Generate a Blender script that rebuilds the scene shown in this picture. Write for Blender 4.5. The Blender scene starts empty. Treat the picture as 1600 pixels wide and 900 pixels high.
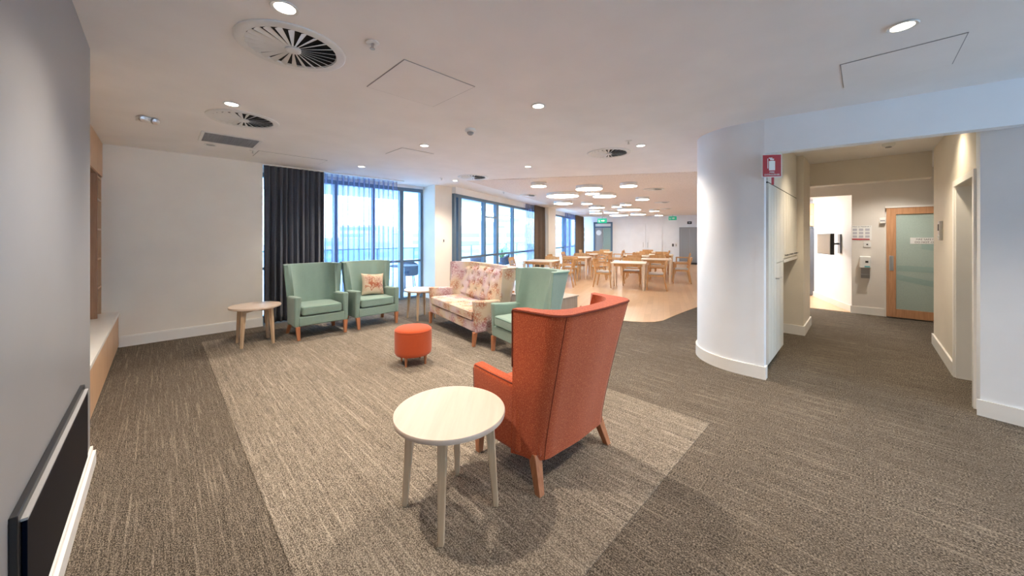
import bpy, bmesh, math, random
from mathutils import Vector, Matrix
random.seed(7)
S2 = math.sqrt(2.0); PI = math.pi; R = math.radians
scene = bpy.context.scene
COL = scene.collection

# ------------------------------------------------------------------ camera
HC = 1.475; H = 2.69
cam_d = bpy.data.cameras.new('camera'); cam = bpy.data.objects.new('camera', cam_d); COL.objects.link(cam)
cam.location = (0, 0, HC); cam.rotation_euler = (R(90), 0, R(-45))
cam_d.sensor_width = 36; cam_d.sensor_fit = 'HORIZONTAL'; cam_d.lens = 550/1600*36
cam_d.shift_y = -80/1600; cam_d.clip_start = .02; cam_d.clip_end = 2000
scene.camera = cam

# ------------------------------------------------------------------ world, exposure
SKY = 9.5
w = bpy.data.worlds.new('world'); scene.world = w; w.use_nodes = True
nt = w.node_tree; nt.nodes.clear()
tc = nt.nodes.new('ShaderNodeTexCoord'); sp = nt.nodes.new('ShaderNodeSeparateXYZ'); nt.links.new(tc.outputs['Generated'], sp.inputs[0])
mr = nt.nodes.new('ShaderNodeMapRange'); mr.inputs[1].default_value = -1; mr.inputs[2].default_value = 1; nt.links.new(sp.outputs[2], mr.inputs[0])
cr = nt.nodes.new('ShaderNodeValToRGB'); nt.links.new(mr.outputs[0], cr.inputs[0])
e = cr.color_ramp.elements
e[0].position = 0; e[0].color = (.56, .66, .80, 1); e[1].position = 1; e[1].color = (.36, .6, 1, 1)
a = e.new(.49); a.color = (.58, .72, .90, 1); a = e.new(.515); a.color = (.74, .87, 1, 1); a = e.new(.65); a.color = (.55, .78, 1, 1)
bg = nt.nodes.new('ShaderNodeBackground'); bg.inputs[1].default_value = SKY; nt.links.new(cr.outputs[0], bg.inputs[0])
wo = nt.nodes.new('ShaderNodeOutputWorld'); nt.links.new(bg.outputs[0], wo.inputs[0])
scene.view_settings.view_transform = 'Standard'; scene.view_settings.look = 'None'
scene.view_settings.gamma = 1; scene.view_settings.use_curve_mapping = False
scene.view_settings.exposure = 0.30
P_DOWN = 165.0       # watts of a ceiling downlight
P_HALL = 80.0
DISC_E = 14.0        # emission of the round panels in the dining room
scene.cycles.max_bounces = 10; scene.cycles.diffuse_bounces = 6; scene.cycles.transparent_max_bounces = 16

# ------------------------------------------------------------------ materials
def newmat(name):
    m = bpy.data.materials.new(name); m.use_nodes = True
    n = m.node_tree.nodes; return m, n, m.node_tree.links, n['Principled BSDF']
def node(n, t, **k):
    x = n.new(t)
    for a, b in k.items(): setattr(x, a, b)
    return x
def coords(n, l, scale=(1, 1, 1), src='Object', rot=(0, 0, 0)):
    t = n.new('ShaderNodeTexCoord'); m = n.new('ShaderNodeMapping')
    m.inputs['Scale'].default_value = scale; m.inputs['Rotation'].default_value = rot
    l.new(t.outputs[src], m.inputs[0]); return m.outputs[0]
def ramp(n, l, src, stops):
    r = n.new('ShaderNodeValToRGB'); l.new(src, r.inputs[0]); e = r.color_ramp.elements
    while len(e) < len(stops): e.new(.5)
    for q, (p, c) in zip(e, stops): q.position = p; q.color = (*c, 1)
    return r.outputs[0]
def mixc(n, l, f, a, b, mode='MIX'):
    m = n.new('ShaderNodeMix'); m.data_type = 'RGBA'; m.blend_type = mode
    for s, v in ((0, f), (6, a), (7, b)):
        if hasattr(v, 'is_output') or isinstance(v, bpy.types.NodeSocket): l.new(v, m.inputs[s])
        else: m.inputs[s].default_value = v if s == 0 else (*v, 1)
    return m.outputs[2]
def bump(n, l, b, h, strength=.2, dist=.01):
    x = n.new('ShaderNodeBump'); x.inputs['Strength'].default_value = strength; x.inputs['Distance'].default_value = dist
    l.new(h, x.inputs['Height']); l.new(x.outputs[0], b.inputs['Normal'])
def noise(n, l, v, scale, detail=3, rough=.5):
    x = n.new('ShaderNodeTexNoise'); x.inputs['Scale'].default_value = scale; x.inputs['Detail'].default_value = detail
    x.inputs['Roughness'].default_value = rough
    l.new(v, x.inputs['Vector']); return x.outputs['Fac']

def m_paint(name, col, rough=.6, var=.03, spec=.3):
    m, n, l, b = newmat(name); v = coords(n, l)
    f = noise(n, l, v, 2.2, 4)
    c = ramp(n, l, f, [(.3, tuple(x*(1-var) for x in col)), (.7, tuple(min(1, x*(1+var)) for x in col))])
    l.new(c, b.inputs['Base Color']); b.inputs['Roughness'].default_value = rough
    b.inputs['Specular IOR Level'].default_value = spec
    bump(n, l, b, noise(n, l, v, 180, 2), .05, .002); return m
def m_wood(name, c1, c2, rough=.4, scale=1, axis=2):
    m, n, l, b = newmat(name); s = [22*scale]*3; s[axis] = 1.4*scale
    v = coords(n, l, tuple(s)); f = noise(n, l, v, 2.5, 5, .6)
    l.new(ramp(n, l, f, [(.3, c1), (.7, c2)]), b.inputs['Base Color']); b.inputs['Roughness'].default_value = rough
    bump(n, l, b, f, .06, .002); return m
def m_fabric(name, c1, c2, c3=None, scale=420, rough=.95):
    m, n, l, b = newmat(name); v = coords(n, l)
    f = noise(n, l, v, scale, 2, .7); g = noise(n, l, v, 5, 3)
    st = [(.38, c1), (.56, c2)] + ([(.66, c3)] if c3 else [])
    c = ramp(n, l, f, st)
    c = mixc(n, l, .35, c, ramp(n, l, g, [(.3, tuple(x*.85 for x in c2)), (.7, c2)]))
    l.new(c, b.inputs['Base Color']); b.inputs['Roughness'].default_value = rough
    b.inputs['Specular IOR Level'].default_value = .15
    b.inputs['Sheen Weight'].default_value = .25; b.inputs['Sheen Roughness'].default_value = .5
    bump(n, l, b, f, .35, .002); return m
def m_plain(name, col, rough=.5, metal=0, emit=0, spec=.5):
    m, n, l, b = newmat(name); v = coords(n, l)
    f = noise(n, l, v, 30, 2)
    l.new(ramp(n, l, f, [(.2, tuple(x*.95 for x in col)), (.8, col)]), b.inputs['Base Color'])
    b.inputs['Roughness'].default_value = rough; b.inputs['Metallic'].default_value = metal
    b.inputs['Specular IOR Level'].default_value = spec
    if emit:
        b.inputs['Emission Color'].default_value = (*col, 1); b.inputs['Emission Strength'].default_value = emit
    return m
def m_glass(name, tint=(.86, .95, 1), gl=.07, alpha=None):
    m = bpy.data.materials.new(name); m.use_nodes = True; n = m.node_tree.nodes; l = m.node_tree.links; n.clear()
    o = n.new('ShaderNodeOutputMaterial'); t = n.new('ShaderNodeBsdfTransparent'); t.inputs[0].default_value = (*tint, 1)
    g = n.new('ShaderNodeBsdfGlossy'); g.inputs['Roughness'].default_value = .02
    mx = n.new('ShaderNodeMixShader'); mx.inputs[0].default_value = gl
    l.new(t.outputs[0], mx.inputs[1]); l.new(g.outputs[0], mx.inputs[2]); l.new(mx.outputs[0], o.inputs[0]); return m
def m_sheer(name, col, dens=.55):
    m = bpy.data.materials.new(name); m.use_nodes = True; n = m.node_tree.nodes; l = m.node_tree.links; n.clear()
    o = n.new('ShaderNodeOutputMaterial'); t = n.new('ShaderNodeBsdfTransparent')
    d = n.new('ShaderNodeBsdfDiffuse'); d.inputs[0].default_value = (*col, 1)
    r = n.new('ShaderNodeBsdfTranslucent'); r.inputs[0].default_value = (*col, 1)
    a = n.new('ShaderNodeMixShader'); a.inputs[0].default_value = .6; l.new(d.outputs[0], a.inputs[1]); l.new(r.outputs[0], a.inputs[2])
    # a woven net covers more the more it is seen edge-on
    lw = n.new('ShaderNodeLayerWeight'); lw.inputs[0].default_value = .45
    mr = n.new('ShaderNodeMapRange'); mr.inputs[3].default_value = dens*.55; mr.inputs[4].default_value = min(1, dens*1.75)
    l.new(lw.outputs['Facing'], mr.inputs[0])
    mx = n.new('ShaderNodeMixShader'); l.new(mr.outputs[0], mx.inputs[0]); l.new(t.outputs[0], mx.inputs[1]); l.new(a.outputs[0], mx.inputs[2])
    l.new(mx.outputs[0], o.inputs[0]); return m
def m_carpet(name, dark, mid, light, warm):
    m, n, l, b = newmat(name)
    v = coords(n, l, (1, .022, 1)); v0 = coords(n, l)
    v2 = coords(n, l, (1, .10, 1))
    s1 = noise(n, l, v, 72, 3, .7); s2 = noise(n, l, v2, 150, 2, .6)
    sp_ = noise(n, l, coords(n, l, (1, .55, 1)), 210, 2, .6); big = noise(n, l, v0, .8, 2)
    c = ramp(n, l, s1, [(.36, dark), (.45, mid), (.55, mid), (.64, light)])
    c = mixc(n, l, .34, c, ramp(n, l, s2, [(.40, dark), (.5, mid), (.60, light)]))
    c = mixc(n, l, .42, c, ramp(n, l, sp_, [(.42, tuple(x*.2 for x in dark)), (.5, mid), (.58, tuple(min(1, x*1.5) for x in light))]))
    c = mixc(n, l, ramp(n, l, big, [(.35, (0, 0, 0)), (.7, (.35, .35, .35))]), c, warm)
    l.new(c, b.inputs['Base Color']); b.inputs['Roughness'].default_value = 1; b.inputs['Specular IOR Level'].default_value = .05
    ad = n.new('ShaderNodeMath'); ad.operation = 'ADD'; l.new(sp_, ad.inputs[0]); l.new(s2, ad.inputs[1])
    bump(n, l, b, ad.outputs[0], .6, .006); return m

M = {}
M['wall'] = m_paint('wall_paint', (.85, .80, .72)); M['wall_cool'] = m_paint('wall_paint_white', (.86, .885, .92))
M['ceiling'] = m_paint('ceiling_paint', (.89, .875, .865), .8)
M['trim'] = m_paint('trim_gloss', (.84, .82, .78), .35); M['hall'] = m_paint('hall_cream', (.76, .70, .60), .55)
M['grey'] = m_paint('grey_render', (.29, .29, .30), .33, .04, .6)
M['cab'] = m_paint('cabinet_white', (.76, .745, .69), .35); M['stone'] = m_paint('bench_stone', (.78, .76, .72), .3)
M['carpet'] = m_carpet('carpet_dark', (.014, .011, .009), (.085, .070, .057), (.34, .285, .225), (.075, .06, .045))
M['carpet_l'] = m_carpet('carpet_light', (.045, .037, .029), (.175, .146, .115), (.46, .395, .32), (.155, .125, .095))
M['green'] = m_fabric('sage_fabric', (.15, .24, .20), (.255, .355, .305), (.35, .45, .39))
M['orange'] = m_fabric('rust_melange_fabric', (.29, .038, .012), (.50, .088, .026), (.74, .26, .095), 210)
M['pouf'] = m_fabric('rust_velvet_fabric', (.38, .055, .018), (.50, .085, .025))
M['pipe_o'] = m_plain('piping_dark_rust', (.16, .03, .015), .9); M['pipe_g'] = m_plain('piping_sage', (.20, .33, .27), .9)
M['pipe_s'] = m_plain('piping_cream', (.6, .48, .4), .9)
M['leg'] = m_wood('leg_timber', (.33, .12, .05), (.50, .21, .10)); M['leg_dark'] = m_wood('leg_timber_dark', (.10, .035, .02), (.2, .07, .035))
M['oak'] = m_wood('pale_oak', (.50, .35, .22), (.62, .45, .30), .4); M['oak_top'] = m_wood('pale_oak_top', (.60, .47, .38), (.67, .545, .45), .35, .5, 0)
M['join'] = m_wood('joinery_veneer', (.56, .34, .19), (.68, .44, .26), .45); M['join_d'] = m_wood('joinery_inner', (.24, .12, .06), (.36, .19, .10), .5)
M['din'] = m_wood('dining_beech', (.52, .27, .10), (.68, .39, .17), .4); M['din_top'] = m_wood('dining_table_top', (.72, .56, .40), (.82, .66, .50), .35, .5, 0)
M['door_wood'] = m_wood('door_oak', (.46, .23, .11), (.60, .33, .18), .4)
M['seatpad'] = m_fabric('dining_seat_pad', (.42, .38, .35), (.62, .58, .54), None, 250)
M['black'] = m_plain('black_metal', (.012, .012, .014), .35); M['blackglass'] = m_plain('black_glass', (.002, .004, .010), .3, 0, 0, .15)
M['chrome'] = m_plain('brushed_steel', (.62, .62, .62), .28, 1); M['steel'] = m_plain('lift_steel', (.36, .39, .42), .3, .6)
M['alu'] = m_plain('window_frame', (.13, .20, .28), .45, .3); M['white'] = m_plain('white_plastic', (.82, .82, .80), .4)
M['dark'] = m_plain('dark_void', (.02, .02, .022), .9); M['greyp'] = m_plain('grey_plastic', (.35, .35, .36), .5)
M['glass'] = m_glass('window_glass'); M['frost'] = None
M['curtain'] = m_fabric('curtain_charcoal', (.05, .056, .078), (.105, .112, .14), None, 90)
M['curtain_b'] = m_fabric('curtain_taupe', (.12, .09, .07), (.20, .155, .12), None, 90)
M['sheer'] = m_sheer('sheer_violet', (.20, .23, .40), .62)
M['red'] = m_plain('sign_red', (.42, .012, .02), .4); M['signgreen'] = m_plain('sign_green', (.0, .30, .18), .4, 0, .6)
M['led'] = m_plain('lamp_face', (1, .90, .76), .4, 0, 14); M['disc'] = m_plain('panel_face', (1, .93, .83), .4, 0, DISC_E)
M['taupe'] = m_wood('taupe_laminate', (.34, .27, .21), (.42, .34, .27), .5)
M['outwhite'] = m_paint('balcony_white', (.80, .83, .86), .7); M['outblue'] = m_plain('outdoor_wicker', (.05, .08, .14), .7)
M['leaf'] = m_plain('leaf_green', (.10, .22, .08), .5)
def m_timberfloor():
    m, n, l, b = newmat('timber_floor')
    v = coords(n, l, (1, 1, 1), 'Object', (0, 0, R(-21.7)))
    br = n.new('ShaderNodeTexBrick'); br.inputs['Scale'].default_value = 1; br.inputs['Brick Width'].default_value = 1.1; br.inputs['Row Height'].default_value = .11
    br.inputs['Mortar Size'].default_value = .0015; br.inputs['Color1'].default_value = (.58, .36, .19, 1); br.inputs['Color2'].default_value = (.70, .46, .27, 1); br.inputs['Mortar'].default_value = (.45, .28, .16, 1)
    l.new(v, br.inputs['Vector'])
    f = noise(n, l, coords(n, l, (1.2, 16, 1), 'Object', (0, 0, R(-21.7))), 3, 4)
    c = mixc(n, l, .3, br.outputs['Color'], ramp(n, l, f, [(.3, (.52, .31, .16)), (.7, (.74, .50, .30))]))
    l.new(c, b.inputs['Base Color']); b.inputs['Roughness'].default_value = .28; return m
M['timber'] = m_timberfloor()
def m_perf():
    m, n, l, b = newmat('perforated_ceiling')
    v = coords(n, l); vo = n.new('ShaderNodeTexVoronoi'); vo.inputs['Scale'].default_value = 22; vo.inputs['Randomness'].default_value = .35; l.new(v, vo.inputs['Vector'])
    c = ramp(n, l, vo.outputs['Distance'], [(.14, (.45, .36, .29)), (.2, (.80, .72, .65))])
    l.new(c, b.inputs['Base Color']); b.inputs['Roughness'].default_value = .8; return m
M['perf'] = m_perf()
def m_coral(name, base, mauve, rust):
    m, n, l, b = newmat(name); v = coords(n, l)
    nz = n.new('ShaderNodeTexNoise'); nz.inputs['Scale'].default_value = 9; nz.inputs['Detail'].default_value = 3; l.new(v, nz.inputs['Vector'])
    ad = n.new('ShaderNodeMix'); ad.data_type = 'VECTOR'; ad.inputs[0].default_value = .12; l.new(v, ad.inputs[4]); l.new(nz.outputs['Color'], ad.inputs[5])
    vo = n.new('ShaderNodeTexVoronoi'); vo.feature = 'DISTANCE_TO_EDGE'; vo.inputs['Scale'].default_value = 34; l.new(ad.outputs[1], vo.inputs['Vector'])
    vein = ramp(n, l, vo.outputs['Distance'], [(.05, (1, 1, 1)), (.14, (0, 0, 0))])
    vs = n.new('ShaderNodeTexVoronoi'); vs.inputs['Scale'].default_value = 5.2; l.new(v, vs.inputs['Vector'])
    mask = ramp(n, l, vs.outputs['Distance'], [(.38, (1, 1, 1)), (.62, (0, 0, 0))])
    zone = ramp(n, l, noise(n, l, v, 3.2, 2), [(.42, (0, 0, 0)), (.58, (1, 1, 1))])
    g = mixc(n, l, zone, base, mauve)
    mu = n.new('ShaderNodeMath'); mu.operation = 'MULTIPLY'; l.new(vein, mu.inputs[0]); l.new(mask, mu.inputs[1])
    ink = mixc(n, l, zone, rust, tuple(x*.8 for x in (.42, .17, .22)))
    mu2 = n.new('ShaderNodeMath'); mu2.operation = 'MULTIPLY'; mu2.inputs[1].default_value = .85; l.new(mu.outputs[0], mu2.inputs[0])
    wash = mixc(n, l, ramp(n, l, vs.outputs['Distance'], [(.1, (.22, .22, .22)), (.45, (0, 0, 0))]), g, rust)
    c = mixc(n, l, mu2.outputs[0], wash, ink)
    l.new(c, b.inputs['Base Color']); b.inputs['Roughness'].default_value = .95; b.inputs['Specular IOR Level'].default_value = .15
    bump(n, l, b, noise(n, l, v, 300, 2), .25, .002); return m
M['coral'] = m_coral('coral_print_fabric', (.60, .49, .37), (.60, .50, .52), (.40, .13, .07))
M['coral_c'] = m_coral('coral_cushion_fabric', (.64, .52, .38), (.62, .48, .36), (.45, .14, .06))
def m_frost():
    m, n, l, b = newmat('frosted_glass'); v = coords(n, l)
    f = noise(n, l, v, 60, 2)
    l.new(ramp(n, l, f, [(.3, (.50, .62, .57)), (.7, (.56, .68, .62))]), b.inputs['Base Color'])
    b.inputs['Roughness'].default_value = .12; b.inputs['Transmission Weight'].default_value = .25; return m
M['frost'] = m_frost()
M['frost_band'] = m_plain('frosted_band', (.30, .42, .39), .3)

M['blackglass'].node_tree.nodes['Principled BSDF'].inputs['IOR'].default_value = 1.12
# ------------------------------------------------------------------ mesh helpers
class MB:
    def __init__(s): s.v = []; s.f = []
    def add(s, vs, fs):
        o = len(s.v); s.v += [tuple(v) for v in vs]; s.f += [tuple(i+o for i in f) for f in fs]; return s
    def box(s, x0, x1, y0, y1, z0, z1, rz=0, piv=None):
        vs = [(x, y, z) for z in (z0, z1) for x, y in ((x0, y0), (x1, y0), (x1, y1), (x0, y1))]
        if rz:
            cx, cy = piv if piv else ((x0+x1)/2, (y0+y1)/2); c, q = math.cos(rz), math.sin(rz)
            vs = [(cx+(x-cx)*c-(y-cy)*q, cy+(x-cx)*q+(y-cy)*c, z) for x, y, z in vs]
        return s.add(vs, [(3, 2, 1, 0), (4, 5, 6, 7), (0, 1, 5, 4), (1, 2, 6, 5), (2, 3, 7, 6), (3, 0, 4, 7)])
    def prism(s, pts, z0, z1):
        n = len(pts); a = sum(pts[i][0]*pts[(i+1) % n][1]-pts[(i+1) % n][0]*pts[i][1] for i in range(n))
        if a < 0: pts = pts[::-1]
        vs = [(x, y, z0) for x, y in pts]+[(x, y, z1) for x, y in pts]
        fs = [tuple(range(n))[::-1], tuple(range(n, 2*n))]+[(i, (i+1) % n, n+(i+1) % n, n+i) for i in range(n)]
        return s.add(vs, fs)
    def wallseg(s, a, b, t, z0, z1):   # wall between two plan points, thickened t to the left of a->b
        d = Vector((b[0]-a[0], b[1]-a[1])).normalized(); nx, ny = -d.y*t, d.x*t
        return s.prism([a, b, (b[0]+nx, b[1]+ny), (a[0]+nx, a[1]+ny)], z0, z1)
    def frust(s, p0, p1, a0, a1, b0=None, b1=None, rz=0):   # square tapering bar between two points
        b0 = b0 or a0; b1 = b1 or a1; c, q = math.cos(rz), math.sin(rz); vs = []
        for p, a, b in ((p0, a0, b0), (p1, a1, b1)):
            for x, y in ((-a, -b), (a, -b), (a, b), (-a, b)): vs.append((p[0]+x*c-y*q, p[1]+x*q+y*c, p[2]))
        up = p1[2] > p0[2]; fs = [(3, 2, 1, 0), (4, 5, 6, 7), (0, 1, 5, 4), (1, 2, 6, 5), (2, 3, 7, 6), (3, 0, 4, 7)]
        return s.add(vs, fs if up else [f[::-1] for f in fs])
    def lathe(s, prof, c=(0, 0, 0), n=32, cap=True):
        vs = [(c[0]+r*math.cos(2*PI*i/n), c[1]+r*math.sin(2*PI*i/n), c[2]+z) for r, z in prof for i in range(n)]
        fs = [(j*n+i, j*n+(i+1) % n, (j+1)*n+(i+1) % n, (j+1)*n+i) for j in range(len(prof)-1) for i in range(n)]
        if cap: fs += [tuple(range(n))[::-1], tuple((len(prof)-1)*n+i for i in range(n))]
        return s.add(vs, fs)
    def tube(s, pts, r, n=6, closed=False):
        pts = [Vector(p) for p in pts]; m = len(pts); vs = []
        for i, p in enumerate(pts):
            if closed: d = pts[(i+1) % m]-pts[i-1]
            else: d = pts[min(i+1, m-1)]-pts[max(i-1, 0)]
            d.normalize(); up = Vector((0, 0, 1)) if abs(d.z) < .9 else Vector((1, 0, 0))
            a = d.cross(up).normalized(); b = a.cross(d)
            for k in range(n): vs.append(p+a*r*math.cos(2*PI*k/n)+b*r*math.sin(2*PI*k/n))
        fs = []
        for i in range(m if closed else m-1):
            j = (i+1) % m
            for k in range(n): fs.append((i*n+k, i*n+(k+1) % n, j*n+(k+1) % n, j*n+k))
        if not closed: fs += [tuple(range(n))[::-1], tuple((m-1)*n+k for k in range(n))]
        return s.add(vs, fs)
    def mesh(s, name, mat, smooth=False):
        me = bpy.data.meshes.new(name); me.from_pydata(s.v, [], s.f); me.materials.append(mat)
        bm = bmesh.new(); bm.from_mesh(me); bmesh.ops.recalc_face_normals(bm, faces=bm.faces); bm.to_mesh(me); bm.free()
        if smooth:
            me.polygons.foreach_set('use_smooth', [True]*len(me.polygons)); me.set_sharp_from_angle(angle=R(42))
        me.update(); return me
    def obj(s, name, mat, parent=None, loc=None, bev=0, seg=2, smooth=False, rot=None):
        o = bpy.data.objects.new(name, s.mesh(name, mat, smooth or bev > 0)); COL.objects.link(o)
        if parent: o.parent = parent
        if loc is not None: o.location = loc
        if rot is not None: o.rotation_euler = rot
        if bev:
            b = o.modifiers.new('bevel', 'BEVEL'); b.width = bev; b.segments = seg; b.limit_method = 'ANGLE'; b.angle_limit = R(35); b.harden_normals = False
        if smooth or bev:
            try:
                wn = o.modifiers.new('wn', 'WEIGHTED_NORMAL'); wn.keep_sharp = True
            except Exception: pass
        return o
def tag(o, label, cat, group=None):
    o['label'] = label; o['category'] = cat
    if group: o['group'] = group
    return o
def thing(name, label, cat, loc=(0, 0, 0), rz=0, group=None):
    o = bpy.data.objects.new(name, None); COL.objects.link(o); o.empty_display_size = .1
    o.location = loc; o.rotation_euler = (0, 0, rz); return tag(o, label, cat, group)
def struct(o, label=None):
    o['kind'] = 'structure'
    if label: o['label'] = label
    return o
def kids(o): return [c for c in list(bpy.data.objects) if c.parent == o]
def copy_tree(root, loc, rz, label, group=None, scale=None):
    def cp(o, par):
        c = o.copy(); COL.objects.link(c); c.parent = par
        for k in KIDS[o.name]: cp(k, c)
        return c
    KIDS = {}
    def walk(o):
        KIDS[o.name] = kids(o)
        for k in KIDS[o.name]: walk(k)
    walk(root)
    c = cp(root, None); c.location = loc; c.rotation_euler = (0, 0, rz); c['label'] = label
    if group: c['group'] = group
    if scale: c.scale = scale
    return c
def text(parent, s, size, mat, loc, rot, name='lettering', align='CENTER', ext=.0008):
    cu = bpy.data.curves.new('t', 'FONT'); cu.body = s; cu.size = size; cu.align_x = align; cu.align_y = 'CENTER'; cu.extrude = ext
    t = bpy.data.objects.new('t', cu); COL.objects.link(t); bpy.context.view_layer.update()
    me = bpy.data.meshes.new_from_object(t.evaluated_get(bpy.context.evaluated_depsgraph_get())); me.materials.clear(); me.materials.append(mat)
    bpy.data.objects.remove(t); bpy.data.curves.remove(cu)
    o = bpy.data.objects.new(name, me); COL.objects.link(o); o.parent = parent; o.location = loc; o.rotation_euler = rot; return o

def from_view(X, Z): return ((X+Z)/S2, (Z-X)/S2)       # right / forward of the tripod -> room axes
def ceil_at(px, py, z=H):
    Z = 550*(z-HC)/(370-py); return from_view((px-800)*Z/550, Z)
def din(r, d): return (.929*d+.3697*r, .3698*d-.929*r)  # dining hall axes: r to the right, d away
DA = math.atan2(.3698, .929)                            # direction of +d in the room
def facade_d(px, r=-4.68):
    q = (px-800)/550; Z = r/(.9184*q-.3955); return Z*(.3955*q+.9184)
def far_r(px, d=21.9):
    q = (px-800)/550; Z = d/(.3955*q+.9184); return .9184*q*Z-.3955*Z, Z

# ------------------------------------------------------------------ setting: floors and ceiling
struct(MB().prism([(-1.2, -5), (13, -5), (23.5, 0), (23.5, 14), (6.2, 9.4), (4.6, 7.75), (-1.2, 7.75)], -.12, 0).obj('floor', M['carpet']), 'dark brown striped carpet')
struct(MB().box(.41, 3.07, .86, 6.55, 0, .004).obj('floor_inlay', M['carpet_l']), 'lighter beige striped carpet rectangle under the armchairs')
fa = din(-4.68, 7.3); fb = din(-4.68, 22); fc = din(2.7, 22)
struct(MB().prism([(8.05, 2.47), (7.11, 2.50), (6.25, 2.50), (6.05, 2.56), (5.90, 2.70), (5.80, 2.87), (5.46, 3.71), (4.56, 6.0), (4.56, 7.2), fa, fb, fc, (8.1, 1.7)], 0, .006).obj('floor_timber', M['timber']), 'pale timber board floor of the dining area')
struct(MB().prism([(-1.2, -5), (13, -5), (23.5, 0), (23.5, 14), (6.2, 9.4), (4.6, 7.75), (-1.2, 7.75)], H, H+.2).obj('ceiling', M['ceiling']))
# perforated ceiling over dining
c0, c1 = din(-3.9, 6.6), din(-3.9, 21.9)
struct(MB().prism([c0, c1, din(2.6, 21.9), (8.2, 1.9), (7.2, 2.0)], H-.006, H).obj('ceiling_perforated', M['perf']))

# ------------------------------------------------------------------ walls of the lounge
struct(MB().box(-1.2, 1.2, 7.03, 7.75, 0, H).obj('wall_back', M['wall']))
struct(MB().box(-1.2, -.32, -5, 3.54, 0, H).obj('wall_left', M['grey']), 'smooth grey rendered wall holding the fireplace')
struct(MB().box(-1.4, -1.25, 3.54, 7.75, 0, H).obj('wall_joinery_back', M['wall']))
struct(MB().box(-.385, 1.2, 7.012, 7.03, 0, .13).box(-.385, 1.2, 7.018, 7.03, .13, .145).obj('baseboard_back', M['trim']))
struct(MB().box(-.32, -.295, -5, 3.55, 0, .085).box(-.32, -.308, -5, 3.55, .085, .115).obj('baseboard_left', M['trim']))
# wall behind the camera: wide glazed opening
struct(MB().box(-.32, 4.9, -5.1, -5, 2.45, H).box(-.32, 1.6, -5.1, -5, 0, 2.45).box(4.3, 4.9, -5.1, -5, 0, 2.45).obj('wall_rear', M['wall']))

# joinery: bench, upper cupboards, shelves
t = thing('storage_bench', 'long low timber bench cupboard with cream stone top along the left wall', 'bench', (-.41, 5.3, 0))
MB().box(-.78, .0, -1.76, 1.725, .0, .44).obj('body', M['join'], t)
MB().box(-.79, .03, -1.76, 1.728, .44, .478).obj('stone_top', M['stone'], t, bev=.004)
for k in range(5):
    y0 = -1.75+k*.695
    MB().box(.001, .018, y0+.003, y0+.692, .02, .435).obj('cupboard_door', M['join'], t)
t = thing('upper_cupboard', 'timber overhead cupboards reaching the ceiling above the left shelves', 'cupboard', (-.53, 5.3, 2.25))
MB().box(-.66, -.018, -1.76, 1.725, 0, H-2.25-.001).obj('body', M['join_d'], t)
for k in range(7):
    y0 = -1.75+k*.496
    MB().box(-.016, 0, y0+.002, y0+.493, 0, H-2.252).obj('cupboard_door', M['join'], t)
t = thing('shelf_unit', 'tall open timber shelf unit in the corner standing on the bench top', 'shelf', (-.53, 6.6, .478))
MB().box(-.65, -.01, 0, .03, 0, 1.77).obj('side_panel', M['join_d'], t)
MB().box(-.65, -.01, .395, .425, 0, 1.77).obj('side_panel', M['join'], t)
MB().box(-.66, -.64, .03, .395, 0, 1.77).obj('back_panel', M['join_d'], t)
for z in (.36, .72, 1.09, 1.46, 1.74):
    MB().box(-.64, -.01, .03, .395, z-.012, z+.012).obj('shelf_board', M['join'], t)

# fireplace glass
t = thing('wall_fireplace', 'long black glass wall fireplace set low in the grey wall', 'fireplace', (-.32, 2.47, .21))
MB().box(0, .018, -.67, .67, 0, .425).obj('back_plate', M['black'], t, bev=.003)
MB().box(.018, .030, -.64, .655, .012, .392).obj('glass_front', M['blackglass'], t, bev=.003)
MB().box(.018, .032, -.645, .66, .392, .400).obj('top_trim', M['greyp'], t)

# ------------------------------------------------------------------ lounge window, column
def window(name, pts, z_head, mull, transoms, depth=.06, panes=True, fr=None, z0=0.0, zc=H):
    """pts: two plan points; mull: list of (distance, width)"""
    a, b = Vector(pts[0]), Vector(pts[1]); L = (b-a).length; ang = math.atan2(b.y-a.y, b.x-a.x)
    root = bpy.data.objects.new(name, None); COL.objects.link(root); root.location = (a.x, a.y, 0); root.rotation_euler = (0, 0, ang); struct(root)
    MB().box(0, L, -depth, depth, z_head-.05, z_head+.03).obj('head_rail', M['alu'], root)
    MB().box(0, L, -depth, depth, z0, z0+.05).obj('bottom_rail', M['alu'], root)
    if zc-.002 > z_head+.03: MB().box(0, L, -depth*1.5, depth*1.5, z_head+.031, zc-.001).obj('header_panel', fr or M['wall_cool'], root)
    for d, w_ in mull: MB().box(d-w_/2, d+w_/2, -depth*.9, depth*.9, z0+.05, z_head-.05).obj('mullion', M['alu'], root)
    for z, w_, d0, d1 in transoms: MB().box(d0, d1, -depth*.8, depth*.8, z-w_/2, z+w_/2).obj('transom', M['alu'], root)
    ds = [m[0] for m in mull]
    for p, q in zip(ds[:-1], ds[1:]): MB().box(p+.02, q-.02, -.004, .004, z0+.05, z_head-.05).obj('pane', M['glass'], root)
    return root
window('window_1', [(1.2, 7.7), (4.55, 7.7)], 2.60, [(.03, .06), (1.35, .06), (2.14, .05), (2.80, .09), (3.32, .06)], [(.9, .05, .03, 3.32)])
struct(MB().box(4.55, 5.03, 7.1, 7.85, 0, H).obj('wall_column', M['wall']), 'square column between the two window walls')
struct(MB().box(4.535, 5.03, 7.085, 7.1, 0, .14).obj('baseboard_column', M['trim']))
window('window_rear', [(1.6, -5.05), (4.3, -5.05)], 2.42, [(.03, .06), (1.35, .06), (2.67, .06)], [])

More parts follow.
